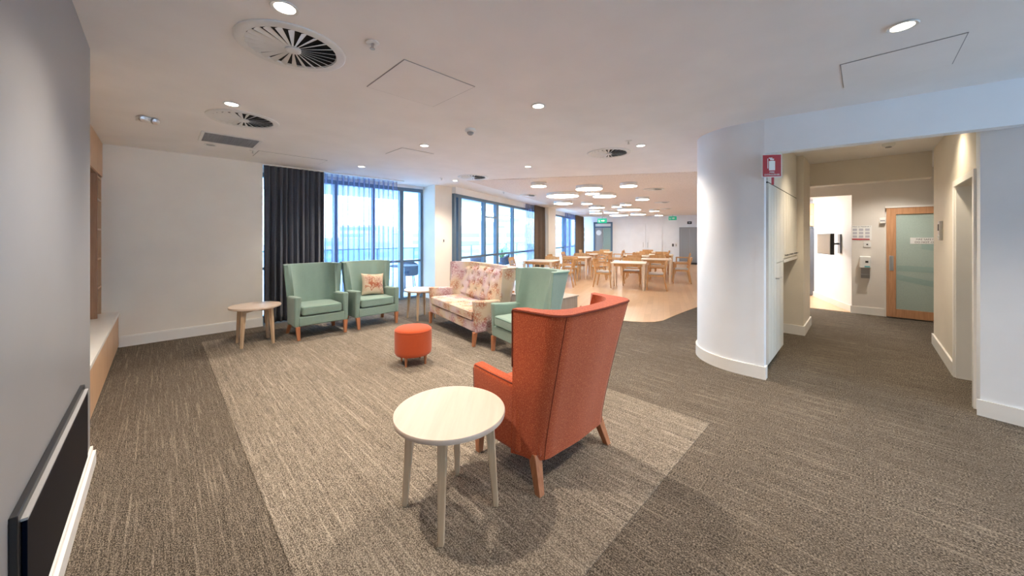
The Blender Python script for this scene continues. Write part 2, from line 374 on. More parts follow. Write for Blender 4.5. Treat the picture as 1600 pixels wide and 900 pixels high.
# curtains
def curtain(name, a, b, z0, z1, waves, amp, mat, label, group=None, seedv=1, n_per=10):
    rnd = random.Random(seedv); a, b = Vector(a), Vector(b); L = (b-a).length; d = (b-a)/L; nrm = Vector((-d.y, d.x)); N = waves*n_per
    ph = [rnd.uniform(.6, 1.4) for _ in range(waves+1)]; mb = MB(); rows = [0, .06, .35, .7, 1]; vs = []
    for i in range(N+1):
        u = i/N; k = u*waves; am = amp*(ph[int(k) % len(ph)]*(1-k % 1)+ph[(int(k)+1) % len(ph)]*(k % 1))
        off = am*math.sin(2*PI*k+.5*math.sin(k*1.7)); sl = .25*amp*math.sin(4*PI*k)
        for t_ in rows:
            f = (1.0-.45*(t_ > .97)); p = a+d*(u*L+sl)+nrm*off*f
            vs.append((p.x, p.y, z0+(z1-z0)*t_))
    R_ = len(rows); fs = [(i*R_+j, (i+1)*R_+j, (i+1)*R_+j+1, i*R_+j+1) for i in range(N) for j in range(R_-1)]
    cx, cy = (a+b)/2; vs = [(x-cx, y-cy, z) for x, y, z in vs]
    mb.add(vs, fs); o = mb.obj(name, mat, None, (cx, cy, 0), smooth=True)
    o.modifiers.clear(); 
    if mat is not M['sheer']:
        so = o.modifiers.new('solid', 'SOLIDIFY'); so.thickness = .006
    return tag(o, label, 'curtain', group)
curtain('drape_curtain', (1.23, 7.12), (2.16, 7.12), .02, 2.68, 11, .055, M['curtain'], 'heavy charcoal floor-length curtain drawn at the left end of the lounge window', seedv=3)
curtain('sheer_curtain', (2.12, 7.20), (3.66, 7.20), .02, 2.68, 15, .045, M['sheer'], 'see-through violet grey sheer curtain across the lounge window', seedv=5)
struct(MB().box(1.2, 3.75, 7.06, 7.24, 2.675, H).obj('trim_curtain_track', M['trim']))

# ------------------------------------------------------------------ dining hall shell
def dw(*pp): return [din(*p) for p in pp]
d_px = lambda px: facade_d(px)
D0 = 7.3; D1 = 13.9
ml = [(.04, .08)]+[(d_px(p)-D0, w_) for p, w_ in ((718, .16), (757.5, .09), (777, .15), (802, .09))]+[(D1-D0-.05, .08)]
window('window_2', dw((-4.72, D0), (-4.72, D1)), 2.50, ml, [(.94, .06, d_px(719)-D0, D1-D0), (2.05, .04, d_px(759)-D0, d_px(775)-D0)])
struct(MB().prism(dw((-4.75, 13.9), (-4.35, 13.9), (-4.35, 14.95), (-4.75, 14.95)), 0, H).obj('wall_dining_column', M['wall']))
ml = [(.04, .08), (d_px(884)-14.95, .1), (2.6, .07), (4.0, .07), (5.4, .07), (6.9, .07)]
window('window_3', dw((-4.72, 14.95), (-4.72, 21.9)), 2.50, ml, [(.94, .06, 0.04, 6.9)])
curtain('drape_curtain', din(-4.5, d_px(825)+.25), din(-4.5, 13.85), .02, 2.68, 8, .05, M['curtain_b'], 'heavy taupe curtain beside the column in the dining area', seedv=9)
curtain('sheer_curtain', din(-4.56, d_px(815)+.1), din(-4.56, d_px(826)+.3), .02, 2.68, 6, .04, M['sheer'], 'narrow sheer curtain beside the taupe dining curtain', seedv=11)
curtain('drape_curtain', din(-4.45, 19.2), din(-4.45, 21.2), .02, 2.68, 9, .05, M['curtain_b'], 'taupe curtain at the far dining window near the end wall', seedv=12)
curtain('sheer_curtain', din(-4.52, 17.2), din(-4.52, 19.4), .02, 2.68, 8, .04, M['sheer'], 'sheer curtain at the far dining window', seedv=13)
struct(MB().wallseg(din(-4.9, 21.96), din(4.2, 21.96), .2, 0, H).obj('wall_far', M['wall_cool']))
struct(MB().prism([(7.9, 1.53), (21.5, 5.9), (21.5, 5.7), (8.0, 1.38)], 0, H).obj('wall_dining_right', M['wall']))

def far_box(px0, px1, y0, y1, dd, thick=.04):
    r0, Z0 = far_r(px0, dd); r1, Z1 = far_r(px1, dd); Zm = (Z0+Z1)/2
    return r0, r1, HC-(y1-370)*Zm/550, HC-(y0-370)*Zm/550
def far_thing(name, label, cat, px0, px1, y0, y1, group=None):
    r0, r1, z0, z1 = far_box(px0, px1, y0, y1, 21.9); z0 = max(0.006, z0)
    c = din((r0+r1)/2, 21.955); t = thing(name, label, cat, (c[0], c[1], z0), DA-PI/2, group)
    return t, (r1-r0), z1-z0   # local x = right, local -y = towards lounge
t, w_, h_ = far_thing('double_door', 'white double cupboard door in the far dining wall', 'door', 983, 1035, 349.7, 411)
for s in (-1, 1):
    dl = MB().box(min(0, s*w_/2)+.006, max(0, s*w_/2)-.006, -.045, -.0, 0, h_).obj('door_leaf', M['wall_cool'], t, bev=.003)
    MB().box(s*.12-.012, s*.12+.012, -.085, -.045, .85, 1.15).obj('handle', M['chrome'], dl)
t, w_, h_ = far_thing('lift_door', 'stainless steel lift doors at the right end of the far wall', 'lift', 1065, 1090, 355, 411)
for s in (-1, 1): MB().box(min(0, s*w_/2)+.004, max(0, s*w_/2)-.004, -.03, 0, .02, h_-.1).obj('door_leaf', M['steel'], t)
MB().box(-w_/2-.12, -w_/2, -.06, 0, .0, h_).box(w_/2, w_/2+.12, -.06, 0, .0, h_).box(-w_/2, w_/2, -.06, 0, h_-.1, h_).obj('frame', M['steel'], t)
MB().box(-w_/2, w_/2, -.08, 0, .0, .02).obj('sill', M['dark'], t)
t, w_, h_ = far_thing('glazed_door', 'dark framed glazed door under the left exit sign', 'door', 927.5, 957, 347, 411)
MB().box(-w_/2, -w_/2+.1, -.06, 0, 0, h_).box(w_/2-.1, w_/2, -.06, 0, 0, h_).box(-w_/2, w_/2, -.06, 0, h_-.1, h_).box(-w_/2, w_/2, -.06, 0, 2.02, 2.1).obj('frame', M['alu'], t)
MB().box(-w_/2+.1, -.02, -.04, 0, 0.02, 2.02).obj('door_leaf', M['greyp'], t)
MB().box(.02, w_/2-.1, -.04, 0, 0.02, 2.02).obj('door_leaf', M['frost_band'], t)
MB().lathe([(.16, 0), (.16, .01)], (0, 0, 0), 20).obj('round_sign', M['white'], t, (-.25, -.045, 1.72), rot=(R(90), 0, 0))
MB().box(-w_/2+.1, w_/2-.1, -.03, 0, 2.1, h_-.1).obj('top_pane', M['outwhite'], t)
# black strip in front of lift
r0, _ = far_r(1043); struct(MB().prism(dw((r0, 20.9), (2.6, 20.9), (2.6, 21.9), (r0, 21.9)), .006, .012).obj('floor_strip', M['dark']))
for i, (px, py, sg) in enumerate(((941, 345, 0), (1051, 341, 1))):
    Zs = 15.5 if i == 0 else 19.3
    X = (px-800)/550*Zs; p = from_view(X, Zs); zc = HC-(py-370)*Zs/550
    t = thing('exit_sign', ['green exit sign hanging before the glazed door', 'green exit sign on the far wall left of the lift'][i], 'sign', (p[0], p[1], zc), DA-PI/2)
    MB().box(-.2, .2, -.02, .02, -.1, .1).obj('body', M['signgreen'], t, bev=.004)
    MB().box(-.15, -.11, -.024, -.02, -.06, .03).obj('running_figure', M['white'], t); MB().box(-.05, .035, -.024, -.02, -.02, .02).obj('arrow_shaft', M['white'], t)
    MB().add([(.03, -.024, -.05), (.13, -.024, 0), (.03, -.024, .05), (.03, -.02, -.05), (.13, -.02, 0), (.03, -.02, .05)], [(0, 1, 2), (5, 4, 3), (0, 3, 4, 1), (1, 4, 5, 2), (2, 5, 3, 0)]).obj('arrow', M['white'], t)
    if zc+.1 < H: MB().box(-.01, .01, -.01, .01, .1, H-zc).obj('bracket', M['greyp'], t)
for nm, lb, ct, a in (('call_panel', 'small black call button plate beside the lift', 'panel', (1050, 1053, 381, 385)), ('notice_plate', 'pale notice plate beside the lift call button', 'panel', (1055, 1058, 380, 386)),
                      ('lift_indicator', 'black floor indicator above the lift doors', 'panel', (1074, 1081, 346, 350))):
    t, w_, h_ = far_thing(nm, lb, ct, *a)
    MB().box(-w_/2, w_/2, -.03, 0, 0, h_).obj('plate', M['white'] if nm == 'notice_plate' else M['black'], t)
    MB().box(-w_/4, w_/4, -.035, -.03, h_*.3, h_*.7).obj('face', M['greyp'], t)
for k, y0 in enumerate((356, 364, 372)):
    t, w_, h_ = far_thing('wall_notice', ['topmost', 'middle', 'lowest'][k]+' of three small paper notices left of the glazed door', 'notice', 909.5, 913, y0, y0+5, 'notices left of the glazed door')
    MB().box(-w_/2, w_/2, -.01, 0, 0, h_).obj('paper', [M['frost_band'], M['greyp'], M['taupe']][k], t)

# ------------------------------------------------------------------ nib wall, bulkhead, hall
def arc(cx, cy, r, a0, a1, n): return [(cx+r*math.cos(R(a0+(a1-a0)*i/n)), cy+r*math.sin(R(a0+(a1-a0)*i/n))) for i in range(n+1)]
CX, CY = 5.02, .93
pts = [(4.42, .73)]+arc(CX, CY, .6, 180, 90, 28)+[(8.0, 1.53), (8.0, 1.42), (5.08, 1.42), (4.80, 1.34), (4.60, 1.18), (4.52, .95), (4.52, .73)]
o = MB().prism(pts, 0, H).obj('wall_nib', M['wall_cool'], smooth=True); struct(o, 'white curved end wall')
o.modifiers.clear()
o = MB().prism([(4.402, .715)]+arc(CX, CY, .618, 180, 90, 28)+[(6, 1.548), (6, 1.52)]+arc(CX, CY, .59, 90, 180, 28)+[(4.43, .73), (4.50, .73), (4.50, .715)], 0, .13).obj('baseboard_nib', M['trim'])
struct(o)
struct(MB().prism([(4.42, .73), (4.66, -.9), (4.66, -3), (4.78, -3), (4.78, -.9), (4.54, .73)], 2.335, H).obj('wall_bulkhead', M['wall_cool']))
struct(MB().prism([(4.80, -.68), (4.73, -.95), (4.68, -1.4), (4.66, -5), (4.95, -5), (4.95, -.68)], 0, H-.001).obj('wall_right', M['wall_cool']))
struct(MB().prism([(4.80, -.665), (4.785, -.66), (4.715, -.95), (4.665, -1.4), (4.645, -5), (4.66, -5), (4.68, -1.4), (4.73, -.95)], 0, .13).obj('baseboard_right', M['trim']))
for nm_, lb_, loc_, rz_ in (('corner_guard', 'slim white corner guard on the edge of the curved wall', (4.42, .77, .13), 0),):
    t = thing(nm_, lb_, 'guard', loc_, rz_); MB().box(-.004, 0, -.038, .038, 0, 1.42).obj('strip', M['wall_cool'], t)
# hall right wall with doorway 5.0..5.9
struct(MB().box(4.95, 5.0, -.82, -.68, 0, H).box(5.0, 5.9, -.82, -.68, 2.0, H).box(5.9, 7.55, -.82, -.68, 0, H).obj('wall_hall_right', M['hall']))
struct(MB().box(5.96, 7.565, -.68, -.662, 0, .14).box(7.55, 7.568, -.82, -.662, 0, .14).obj('baseboard_hall_right', M['trim']))
struct(MB().box(4.94, 5.0, -.68, -.665, 0, 2.06).box(5.9, 5.96, -.68, -.665, 0, 2.06).box(5.0, 5.9, -.68, -.665, 2.0, 2.06).box(5.88, 5.9, -.82, -.68, 0, 2.0).box(5.0, 5.02, -.82, -.68, 0, 2.0).obj('trim_doorway', M['trim']))
struct(MB().box(4.95, 9.5, -2.8, -2.7, 0, H).box(7.45, 7.55, -2.7, -.82, 0, H).obj('wall_side_room', M['hall']))
dr = bpy.data.objects.new('door_1', None); COL.objects.link(dr); dr.location = (5.87, -.83, 0); dr.rotation_euler = (0, 0, R(-6)); struct(dr, 'pale grey green door standing open into the side room')
MB().box(-.04, 0, -.86, 0, .01, 1.99).obj('door_leaf', m_paint('door_grey_green', (.50, .50, .42), .4), dr, bev=.002)
h_ = MB().box(-.055, -.04, -.83, -.78, .98, 1.08).tube([(-.04, -.80, 1.03), (-.09, -.80, 1.03), (-.095, -.79, 1.03), (-.095, -.68, 1.03)], .009, 8).obj('lever_handle', M['chrome'], dr)
t = thing('intercom', 'small steel wall intercom beside the hall doorway', 'intercom', (6.8, -.68, 1.43))
MB().box(-.05, .05, 0, .03, 0, .24).obj('body', M['chrome'], t, bev=.006)
MB().box(-.03, .03, .03, .036, .12, .2).obj('screen', M['black'], t); MB().box(-.015, .015, .03, .038, .03, .06).obj('button', M['white'], t)

# column / header 2
struct(MB().box(6.8, 7.7, .64, 1.4, 0, H).obj('wall_hall_pier', M['hall']))
struct(MB().box(6.782, 7.7, .622, .64, 0, .14).box(6.782, 6.8, .64, 1.38, 0, .14).box(7.7, 7.718, .622, 1.2, 0, .14).obj('baseboard_hall_pier', M['trim']))
struct(MB().box(7.7, 7.95, -.68, .66, 2.32, H).obj('wall_header', M['hall']))
# niche back
struct(MB().box(5.55, 6.8, 1.3, 1.4, 0, H).obj('wall_niche', M['hall']))
# hall far wall x=9.5
wh = m_paint('far_hall_paint', (.74, .70, .65))
struct(MB().box(9.5, 9.62, -2.8, .17, 0, H).box(9.5, 9.62, .17, 2.3, 2.29, H).obj('wall_hall_far', wh))
struct(MB().box(9.482, 9.5, -.27, .185, 0, .14).obj('baseboard_hall_far', M['trim']))
# bright room beyond
bw = m_paint('kitchen_white', (.86, .86, .86))
struct(MB().wallseg((9.56, .17), (11.5, .90), -.1, 0, H).obj('wall_kitchen', bw)); struct(MB().wallseg((9.56, .175), (11.5, .905), .016, 0, .13).obj('baseboard_kitchen', M['trim']))
struct(MB().box(12.1, 12.2, .5, 3, 0, H).obj('wall_kitchen_far', bw))
struct(MB().box(9.62, 12.1, .1, 2.9, 2.42, 2.46).obj('ceiling_kitchen', bw))
struct(MB().prism([(9.5, .17), (12.1, .9), (12.1, 2.8), (9.5, 2.0)], 0, .008).obj('floor_kitchen', M['timber']))
t = thing('wall_cupboard', 'timber overhead cupboard above the fridge beyond the hall', 'cupboard', (11.4, .84, 1.74))
for k in range(2):
    for j in range(2): MB().box(0, .6, k*.5+.003, k*.5+.497, j*.28+.002, j*.28+.278).obj('cupboard_door', M['join'], t)
t = thing('fridge', 'dark steel fridge standing in the kitchen beyond the hall', 'fridge', (11.42, .87, .008))
MB().box(0.02, .6, 0, .7, .02, 1.68).obj('body', m_plain('fridge_steel', (.16, .18, .22), .35, .6), t)
MB().box(-.0, .02, .003, .697, .62, 1.675).obj('fridge_door', m_plain('fridge_front', (.20, .22, .27), .3, .6), t); MB().box(0, .02, .003, .697, .03, .61).obj('freezer_door', m_plain('fridge_front_low', (.20, .22, .27), .3, .6), t)
MB().box(-.04, -.0, .62, .66, .8, 1.4).obj('handle', M['chrome'], t)

t = thing('kitchen_fill_panel', 'added square fill light panel on the kitchen ceiling beyond the hall', 'ceiling light', (10.9, 1.6, 2.42))  # made-up panel and lamp, added to brighten the kitchen
MB().box(-.3, .3, -.3, .3, -.012, 0).obj('frame', M['white'], t); MB().box(-.285, .285, -.285, .285, -.016, -.012).obj('diffuser', M['disc'], t)
ld = bpy.data.lights.new('kitchen_fill_lamp', 'AREA'); ld.energy = 42; ld.size = .56; ld.color = (.95, .97, 1); lo = bpy.data.objects.new('kitchen_fill_lamp', ld); COL.objects.link(lo); lo.parent = t; lo.location = (0, 0, -.03)
# hall cabinets on the left (face y=.72)
t = thing('hall_cabinet', 'tall white grooved cabinets built into the back of the curved wall', 'cabinet', (4.55, .72, 0))
MB().box(0.06, .98, .02, .44, .12, H-.002).box(.98, 2.245, .02, .57, 1.19, H-.002).box(0.06, .95, .06, .42, 0, .12).obj('carcass', M['cab'], t)
def vdoor(x0, x1, z0, z1, n):
    d = MB().box(x0+.003, x1-.003, 0, .018, z0+.003, z1-.003).obj('cabinet_door', M['cab'], t)
    w_ = (x1-x0)/n
    for k in range(n): MB().box(x0+k*w_+.006, x0+(k+1)*w_-.006, -.006, 0, z0+.006, z1-.006).obj('board', M['cab'], d)
    return d
d = vdoor(0, .48, .12, 2.05, 3); vdoor(.48, .98, .12, 1.17, 2); vdoor(.48, .98, 1.17, 2.05, 2)
MB().tube([(.42, -.006, 1.0), (.42, -.035, 1.0), (.62, -.035, 1.0)], .008, 6).obj('handle', M['chrome'], d)
for x0 in (.98, 1.4, 1.82):
    d = vdoor(x0, x0+.42, 1.2, 2.05, 2); MB().tube([(x0+.1, -.006, 1.24), (x0+.1, -.03, 1.24), (x0+.3, -.03, 1.24), (x0+.3, -.006, 1.24)], .007, 6).obj('handle', M['black'], d)
MB().box(0, 2.24, -.0, .018, 2.06, H-.004).obj('top_panel', M['cab'], t)
MB().box(0, 2.24, .002, .02, 2.045, 2.062).obj('shadow_gap', M['dark'], t)
MB().box(.98, 2.245, -.012, .55, 1.15, 1.19).obj('shelf_board', M['trim'], t)

# fire extinguisher sign
t = thing('fire_sign', 'red fire extinguisher sign on the edge of the curved wall', 'sign', (4.455, .665, 1.0))
t.location = (4.40, .665, 2.08); t.rotation_euler = (0, 0, R(-45-9))
MB().box(-.092, .092, -.004, .004, 0, .235).obj('sign_border', M['white'], t, bev=.002)
MB().box(-.084, .084, -.007, -.004, .008, .227).obj('sign_face', M['red'], t)
MB().box(-.028, .028, -.009, -.007, .07, .165).lathe([(.016, 0), (.016, .002)], (0, -.008, .165), 12).box(-.018, .018, -.009, -.007, .175, .188).box(-.03, .004, -.009, -.007, .19, .198).box(-.042, -.036, -.009, -.007, .09, .19).obj('extinguisher_symbol', M['white'], t)
text(t, 'FIRE', .026, M['white'], (0, -.0085, .050), (R(90), 0, 0)); text(t, 'EXTINGUISHER', .0205, M['white'], (0, -.0085, .025), (R(90), 0, 0))
MB().box(.0, .022, -.003, .003, -.075, 0).obj('tail_strip', M['red'], t)
MB().box(-.06, -.05, .004, .05, .05, .2).obj('bracket', M['greyp'], t)

# sliding timber door in far hall
dr = bpy.data.objects.new('door_2', None); COL.objects.link(dr); dr.location = (9.46, -.29, 0); dr.rotation_euler = (0, 0, R(-90)); struct(dr, 'sliding oak door with frosted glass')
# local +x runs to world -y ; local -y faces ... world -x
DW, DH = 1.05, 2.0
MB().box(0, .12, -.05, -.005, .02, DH).obj('door_stile', M['door_wood'], dr, bev=.002); MB().box(DW-.12, DW, -.05, -.005, .02, DH).obj('door_stile', M['door_wood'], dr, bev=.002)
MB().box(.12, DW-.12, -.05, -.005, DH-.12, DH).obj('door_rail', M['door_wood'], dr, bev=.002); MB().box(.12, DW-.12, -.05, -.005, .02, .17).obj('door_rail', M['door_wood'], dr, bev=.002)
gp = MB().box(.12, DW-.12, -.035, -.02, .17, DH-.12).obj('glass_pane', M['frost'], dr)
def band(x0, x1, za, zb, h): MB().add([(x0, -.038, za), (x1, -.038, zb), (x1, -.038, zb+h), (x0, -.038, za+h), (x0, -.036, za), (x1, -.036, zb), (x1, -.036, zb+h), (x0, -.036, za+h)], [(0, 1, 2, 3), (7, 6, 5, 4), (0, 4, 5, 1), (1, 5, 6, 2), (2, 6, 7, 3), (3, 7, 4, 0)]).obj('frosted_band', M['frost_band'], gp)
band(.13, DW-.13, .86, .84, .1); band(.13, DW-.13, .70, .52, .1); band(.42, DW-.13, 1.26, 1.16, .14)
s_ = MB().box(.29, .79, -.042, -.037, 1.35, 1.46).obj('door_notice', M['white'], gp)
text(gp, 'FIRE SAFETY DOOR', .042, M['black'], (.54, -.043, 1.428), (R(90), 0, 0)); text(gp, 'DO NOT OBSTRUCT', .042, M['black'], (.54, -.043, 1.38), (R(90), 0, 0))
MB().box(.035, .09, -.062, -.05, .86, 1.13).obj('pull_plate', M['chrome'], dr, bev=.004)
struct(MB().box(9.465, 9.5, -.29, -.275, 0, 2.03).box(9.40, 9.5, -1.4, -.275, 2.0, 2.03).obj('trim_sliding_door', M['trim']))
# poster, switch, sanitiser dispenser on wall x=9.5 ; helper by pixel on that plane
def on_far(px, py):
    q = (px-800)/550; Z = 9.5*S2/(1+q); return (Z*(1-q)/S2, HC-(py-370)*Z/550)
y_, z_ = on_far(1346, 364); t = thing('hygiene_poster', 'white hand hygiene poster with rows of small drawings above the dispenser', 'poster', (9.497, y_, z_), R(-90))
MB().box(-.14, .14, -.004, 0, -.14, .14).obj('paper', M['white'], t)
text(t, 'How to Handrub ?', .032, M['black'], (0, -.005, .12), (R(90), 0, 0)); MB().box(-.13, .11, -.006, -.004, -.132, -.11).obj('red_strip', M['red'], t)
for i in range(3):
    for j in range(3): MB().box(-.12+i*.085, -.06+i*.085, -.006, -.004, -.09+j*.065, -.045+j*.065).obj('picture', m_plain('poster_grey', (.5, .5, .55), .6) if 'poster_grey' not in bpy.data.materials else bpy.data.materials['poster_grey'], t)
y_, z_ = on_far(1355, 382); t = thing('wall_switch', 'square white switch plate above the sanitiser dispenser', 'switch', (9.497, y_, z_), R(-90))
MB().box(-.05, .05, -.014, 0, -.05, .05).obj('plate', M['white'], t, bev=.004); MB().box(-.012, .012, -.02, -.014, -.012, .012).obj('button', M['black'], t)
y_, z_ = on_far(1352, 410); t = thing('sanitiser_dispenser', 'white hand sanitiser dispenser with grey drip tray on the hall wall', 'dispenser', (9.497, y_, z_), R(-90))
MB().box(-.075, .075, -.12, 0, -.1, .12).obj('body', M['white'], t, bev=.012); MB().box(.0, .04, -.126, -.12, -.0, .035).obj('window', M['black'], t)
MB().box(-.01, .06, -.124, -.12, -.085, -.06).obj('label_strip', m_plain('label_teal', (.1, .4, .45)), t)
MB().box(-.06, .06, -.01, 0, -.3, -.1).box(-.06, .06, -.13, -.01, -.235, -.225).obj('drip_tray', M['greyp'], t)
t = thing('door_sensor', 'small white sensor box at the top corner of the oak sliding door', 'sensor', (9.497, on_far(1379, 345)[0], on_far(1379, 345)[1]), R(-90))
MB().box(-.04, .04, -.06, 0, -.05, .05).obj('body', M['white'], t, bev=.008); MB().box(-.03, .03, -.064, -.06, -.01, .01).obj('lens', M['greyp'], t)
# tv on kitchen wall
wd = Vector((1.94, .73)).normalized(); tv_p = Vector((9.56, .17))+wd*.5
t = thing('wall_television', 'small flat television on a swing arm on the white kitchen wall', 'television', (tv_p.x, tv_p.y, 1.13), math.atan2(wd.y, wd.x)+PI)
sc = MB().box(-.35, .35, .0, .06, -.21, .21).obj('screen_body', M['black'], t, (.27, -.36, .2), bev=.004)
MB().box(-.335, .335, -.004, 0, -.195, .195).obj('screen', m_plain('tv_screen_reflection', (.30, .24, .18), .12), sc)  # beige base colour stands for the room reflected in the screen
MB().tube([(0, -.03, .2), (.16, -.17, .2), (.2, -.30, .2)], .022, 6).obj('swing_arm', M['black'], t); MB().box(-.06, .06, -.03, 0, .0, .4).obj('wall_plate', M['greyp'], t)

# ------------------------------------------------------------------ ceiling fixtures
def downlight(px, py, label, on=True, z=H, power=None, warm=(1, .87, .72), pos=None):
    x, y = pos if pos else ceil_at(px, py, z)
    t = thing('downlight', label, 'downlight', (x, y, z), 0)
    MB().lathe([(.062, -.001), (.068, -.006), (.064, -.010), (.050, -.008), (.048, -.002)], n=28).obj('bezel', M['white'], t, smooth=True)
    MB().lathe([(.0475, -.004), (.0475, -.006)], n=24).obj('lamp_face', M['led'] if on else M['greyp'], t)
    if on:
        if pos and z == H and pos[0]+pos[1] < 3: power = P_DOWN*.3
        ld = bpy.data.lights.new('downlight_lamp', 'SPOT'); ld.energy = power or P_DOWN; ld.color = warm; ld.spot_size = R(125); ld.spot_blend = .9; ld.shadow_soft_size = .045
        lo = bpy.data.objects.new('downlight_lamp', ld); COL.objects.link(lo); lo.parent = t; lo.location = (0, 0, -.03)
    return t
DL = [(445, 11, 'large bright downlight at the top edge above the nearest diffuser'), (362, 162, 'lit downlight beside the second round diffuser'),
      (663, 227, 'lit downlight right of the narrow ceiling seam before the window'), (565, 260, 'lit downlight nearest the sheer curtain'), (841, 165, 'lit downlight in the middle of the lounge ceiling'),
      (825, 260, 'lit downlight just before the perforated ceiling'), (1001, 227, 'lit downlight beside the diffuser near the curved wall'), (711, 282, 'small lit downlight near the column, beside a diffuser'),
      (1410, 40, 'lit downlight at the right above the hall opening')]
for a in DL: downlight(*a)
downlight(329, 226, 'unlit downlight below the rectangular grille', on=False)
for k, p in enumerate([(3.4, -2.6), (1.2, -2.8), (1.1, .3), (2.4, -3.8)]): downlight(0, 0, ['unseen fill downlight behind the camera, nearest the right wall', 'unseen fill downlight behind the camera, left of the middle', 'unseen fill downlight straight above the camera', 'unseen fill downlight behind the camera, nearest the rear window'][k], pos=p).update_tag()  # fill lamps out of view, added to raise the general light
downlight(0, 0, 'added hidden downlight on the hall ceiling between the two headers', pos=(5.8, .12), power=P_HALL, warm=(1, .84, .62))  # added lamp, hidden by the bulkhead, to light the hall
downlight(0, 0, 'downlight over the hall near the doorway wall', pos=(5.55, -.42), power=P_HALL*.5, warm=(1, .84, .62))
downlight(0, 0, 'downlight before the oak sliding door', pos=(8.7, -.3), power=P_HALL*1.2, warm=(1, .92, .82))
downlight(0, 0, 'downlight in the kitchen beyond the hall', pos=(10.6, 1.25), z=2.42, power=P_HALL*.8, warm=(.95, .97, 1))

def diffuser(px, py, label, z=H, r=.307):
    x, y = ceil_at(px, py, z); t = thing('round_diffuser', label, 'air vent', (x, y, z), 0, 'round swirl ceiling diffusers')
    MB().lathe([(r, -.001), (r+.0, -.008), (r-.012, -.016), (r-.055, -.012), (r-.06, -.002)], n=48, cap=False).obj('rim', M['white'], t, smooth=True)
    MB().lathe([(r-.055, -.001), (r-.055, -.002)], n=40).obj('plenum_shade', M['dark'], t)  # dark disc stands in for the shaded hollow above the blades
    hub = MB().lathe([(.045, -.005), (.045, -.02), (.035, -.024)], n=20).obj('hub', M['white'], t)
    if 'blade' not in PROTO:
        a = R(38); mb = MB(); L0, L1 = .04, .25
        vs = []
        for L, w_ in ((L0, .005), (L1, .021)):
            dy, dz = w_*math.cos(a), w_*math.sin(a)
            for s1, s2 in ((-1, -.0008), (1, -.0008), (1, .0008), (-1, .0008)): vs.append((L, s1*dy, s1*dz*.55+s2-.012))
        mb.add(vs, [(3, 2, 1, 0), (4, 5, 6, 7), (0, 1, 5, 4), (1, 2, 6, 5), (2, 3, 7, 6), (3, 0, 4, 7)]); PROTO['blade'] = mb.mesh('blade', M['white'])
    for k in range(24):
        b = bpy.data.objects.new('blade', PROTO['blade']); COL.objects.link(b); b.parent = t; b.rotation_euler = (0, 0, 2*PI*k/24); b.scale = ((r-.055)/.25, 1, 1)
    return t
PROTO = {}
diffuser(458, 75, 'largest round ceiling diffuser, nearest the camera'); diffuser(381, 186.5, 'round ceiling diffuser above the left wall beside the grille')
diffuser(951, 239, 'round ceiling diffuser left of the curved wall'); diffuser(739, 276.5, 'round ceiling diffuser near the window column')
for px, py, lb in ((825, 305, 'dark round diffuser left of the disc lights'), (1021, 295.5, 'dark round diffuser right of the nearest disc lights'), (1034, 316, 'middle dark round diffuser on the right of the disc lights'), (1040, 326, 'farthest dark round diffuser on the right of the disc lights')):
    diffuser(px, py, lb, r=.25, z=H-.006)
# rectangular grille
gc = [ceil_at(*p) for p in ((315, 204), (411, 219.6), (398, 232), (309, 218.7))]
gx0 = (gc[0][0]+gc[3][0])/2; gx1 = (gc[1][0]+gc[2][0])/2; gy0 = (gc[0][1]+gc[1][1])/2; gy1 = (gc[2][1]+gc[3][1])/2
t = thing('ceiling_grille', 'rectangular egg-crate ceiling grille beside the second round diffuser', 'air vent', ((gx0+gx1)/2, (gy0+gy1)/2, H))
hx, hy = abs(gx1-gx0)/2, abs(gy1-gy0)/2
MB().box(-hx, hx, -hy, -hy+.03, -.008, -.001).box(-hx, hx, hy-.03, hy, -.008, -.001).box(-hx, -hx+.03, -hy+.03, hy-.03, -.008, -.001).box(hx-.03, hx, -hy+.03, hy-.03, -.008, -.001).obj('frame', M['white'], t)
MB().box(-hx+.03, hx-.03, -hy+.03, hy-.03, -.002, -.001).obj('backing', M['dark'], t)
mb = MB(); 
for i in range(int(2*hx/.022)): mb.box(-hx+.03+i*.022, -hx+.034+i*.022, -hy+.03, hy-.03, -.007, -.003) if -hx+.034+i*.022 < hx-.03 else None
for i in range(int(2*hy/.022)): mb.box(-hx+.03, hx-.03, -hy+.03+i*.022, -hy+.034+i*.022, -.0072, -.003) if -hy+.034+i*.022 < hy-.03 else None
g = mb.obj('egg_crate', M['greyp'], t); g['kind'] = 'stuff'
# access panels
def access(c, sx, sy, label):
    t = thing('access_panel', label, 'ceiling panel', (c[0], c[1], H))
    MB().box(-sx/2, sx/2, -sy/2, sy/2, -.0035, -.0005).obj('seam', M['greyp'], t)
    MB().box(-sx/2+.005, sx/2-.005, -sy/2+.005, sy/2-.005, -.005, -.0036).obj('panel', M['ceiling'], t)
pa = [ceil_at(*p) for p in ((632, 100), (729, 137), (672, 164), (590, 130))]
cx = sum(p[0] for p in pa)/4; cy = sum(p[1] for p in pa)/4
access((cx, cy), .62, .62, 'square ceiling access panel right of the largest diffuser')
pa = [ceil_at(*p) for p in ((1314, 98), (1513, 55), (1490, 98), (1318, 137))]
access((3.66, -.16), .54, .56, 'ceiling access panel on the right before the hall opening')
access(ceil_at(455, 247), .9, .45, 'ceiling access panel in front of the charcoal curtain'); access(ceil_at(640, 240), .5, .5, 'ceiling access panel in front of the sheer curtain')
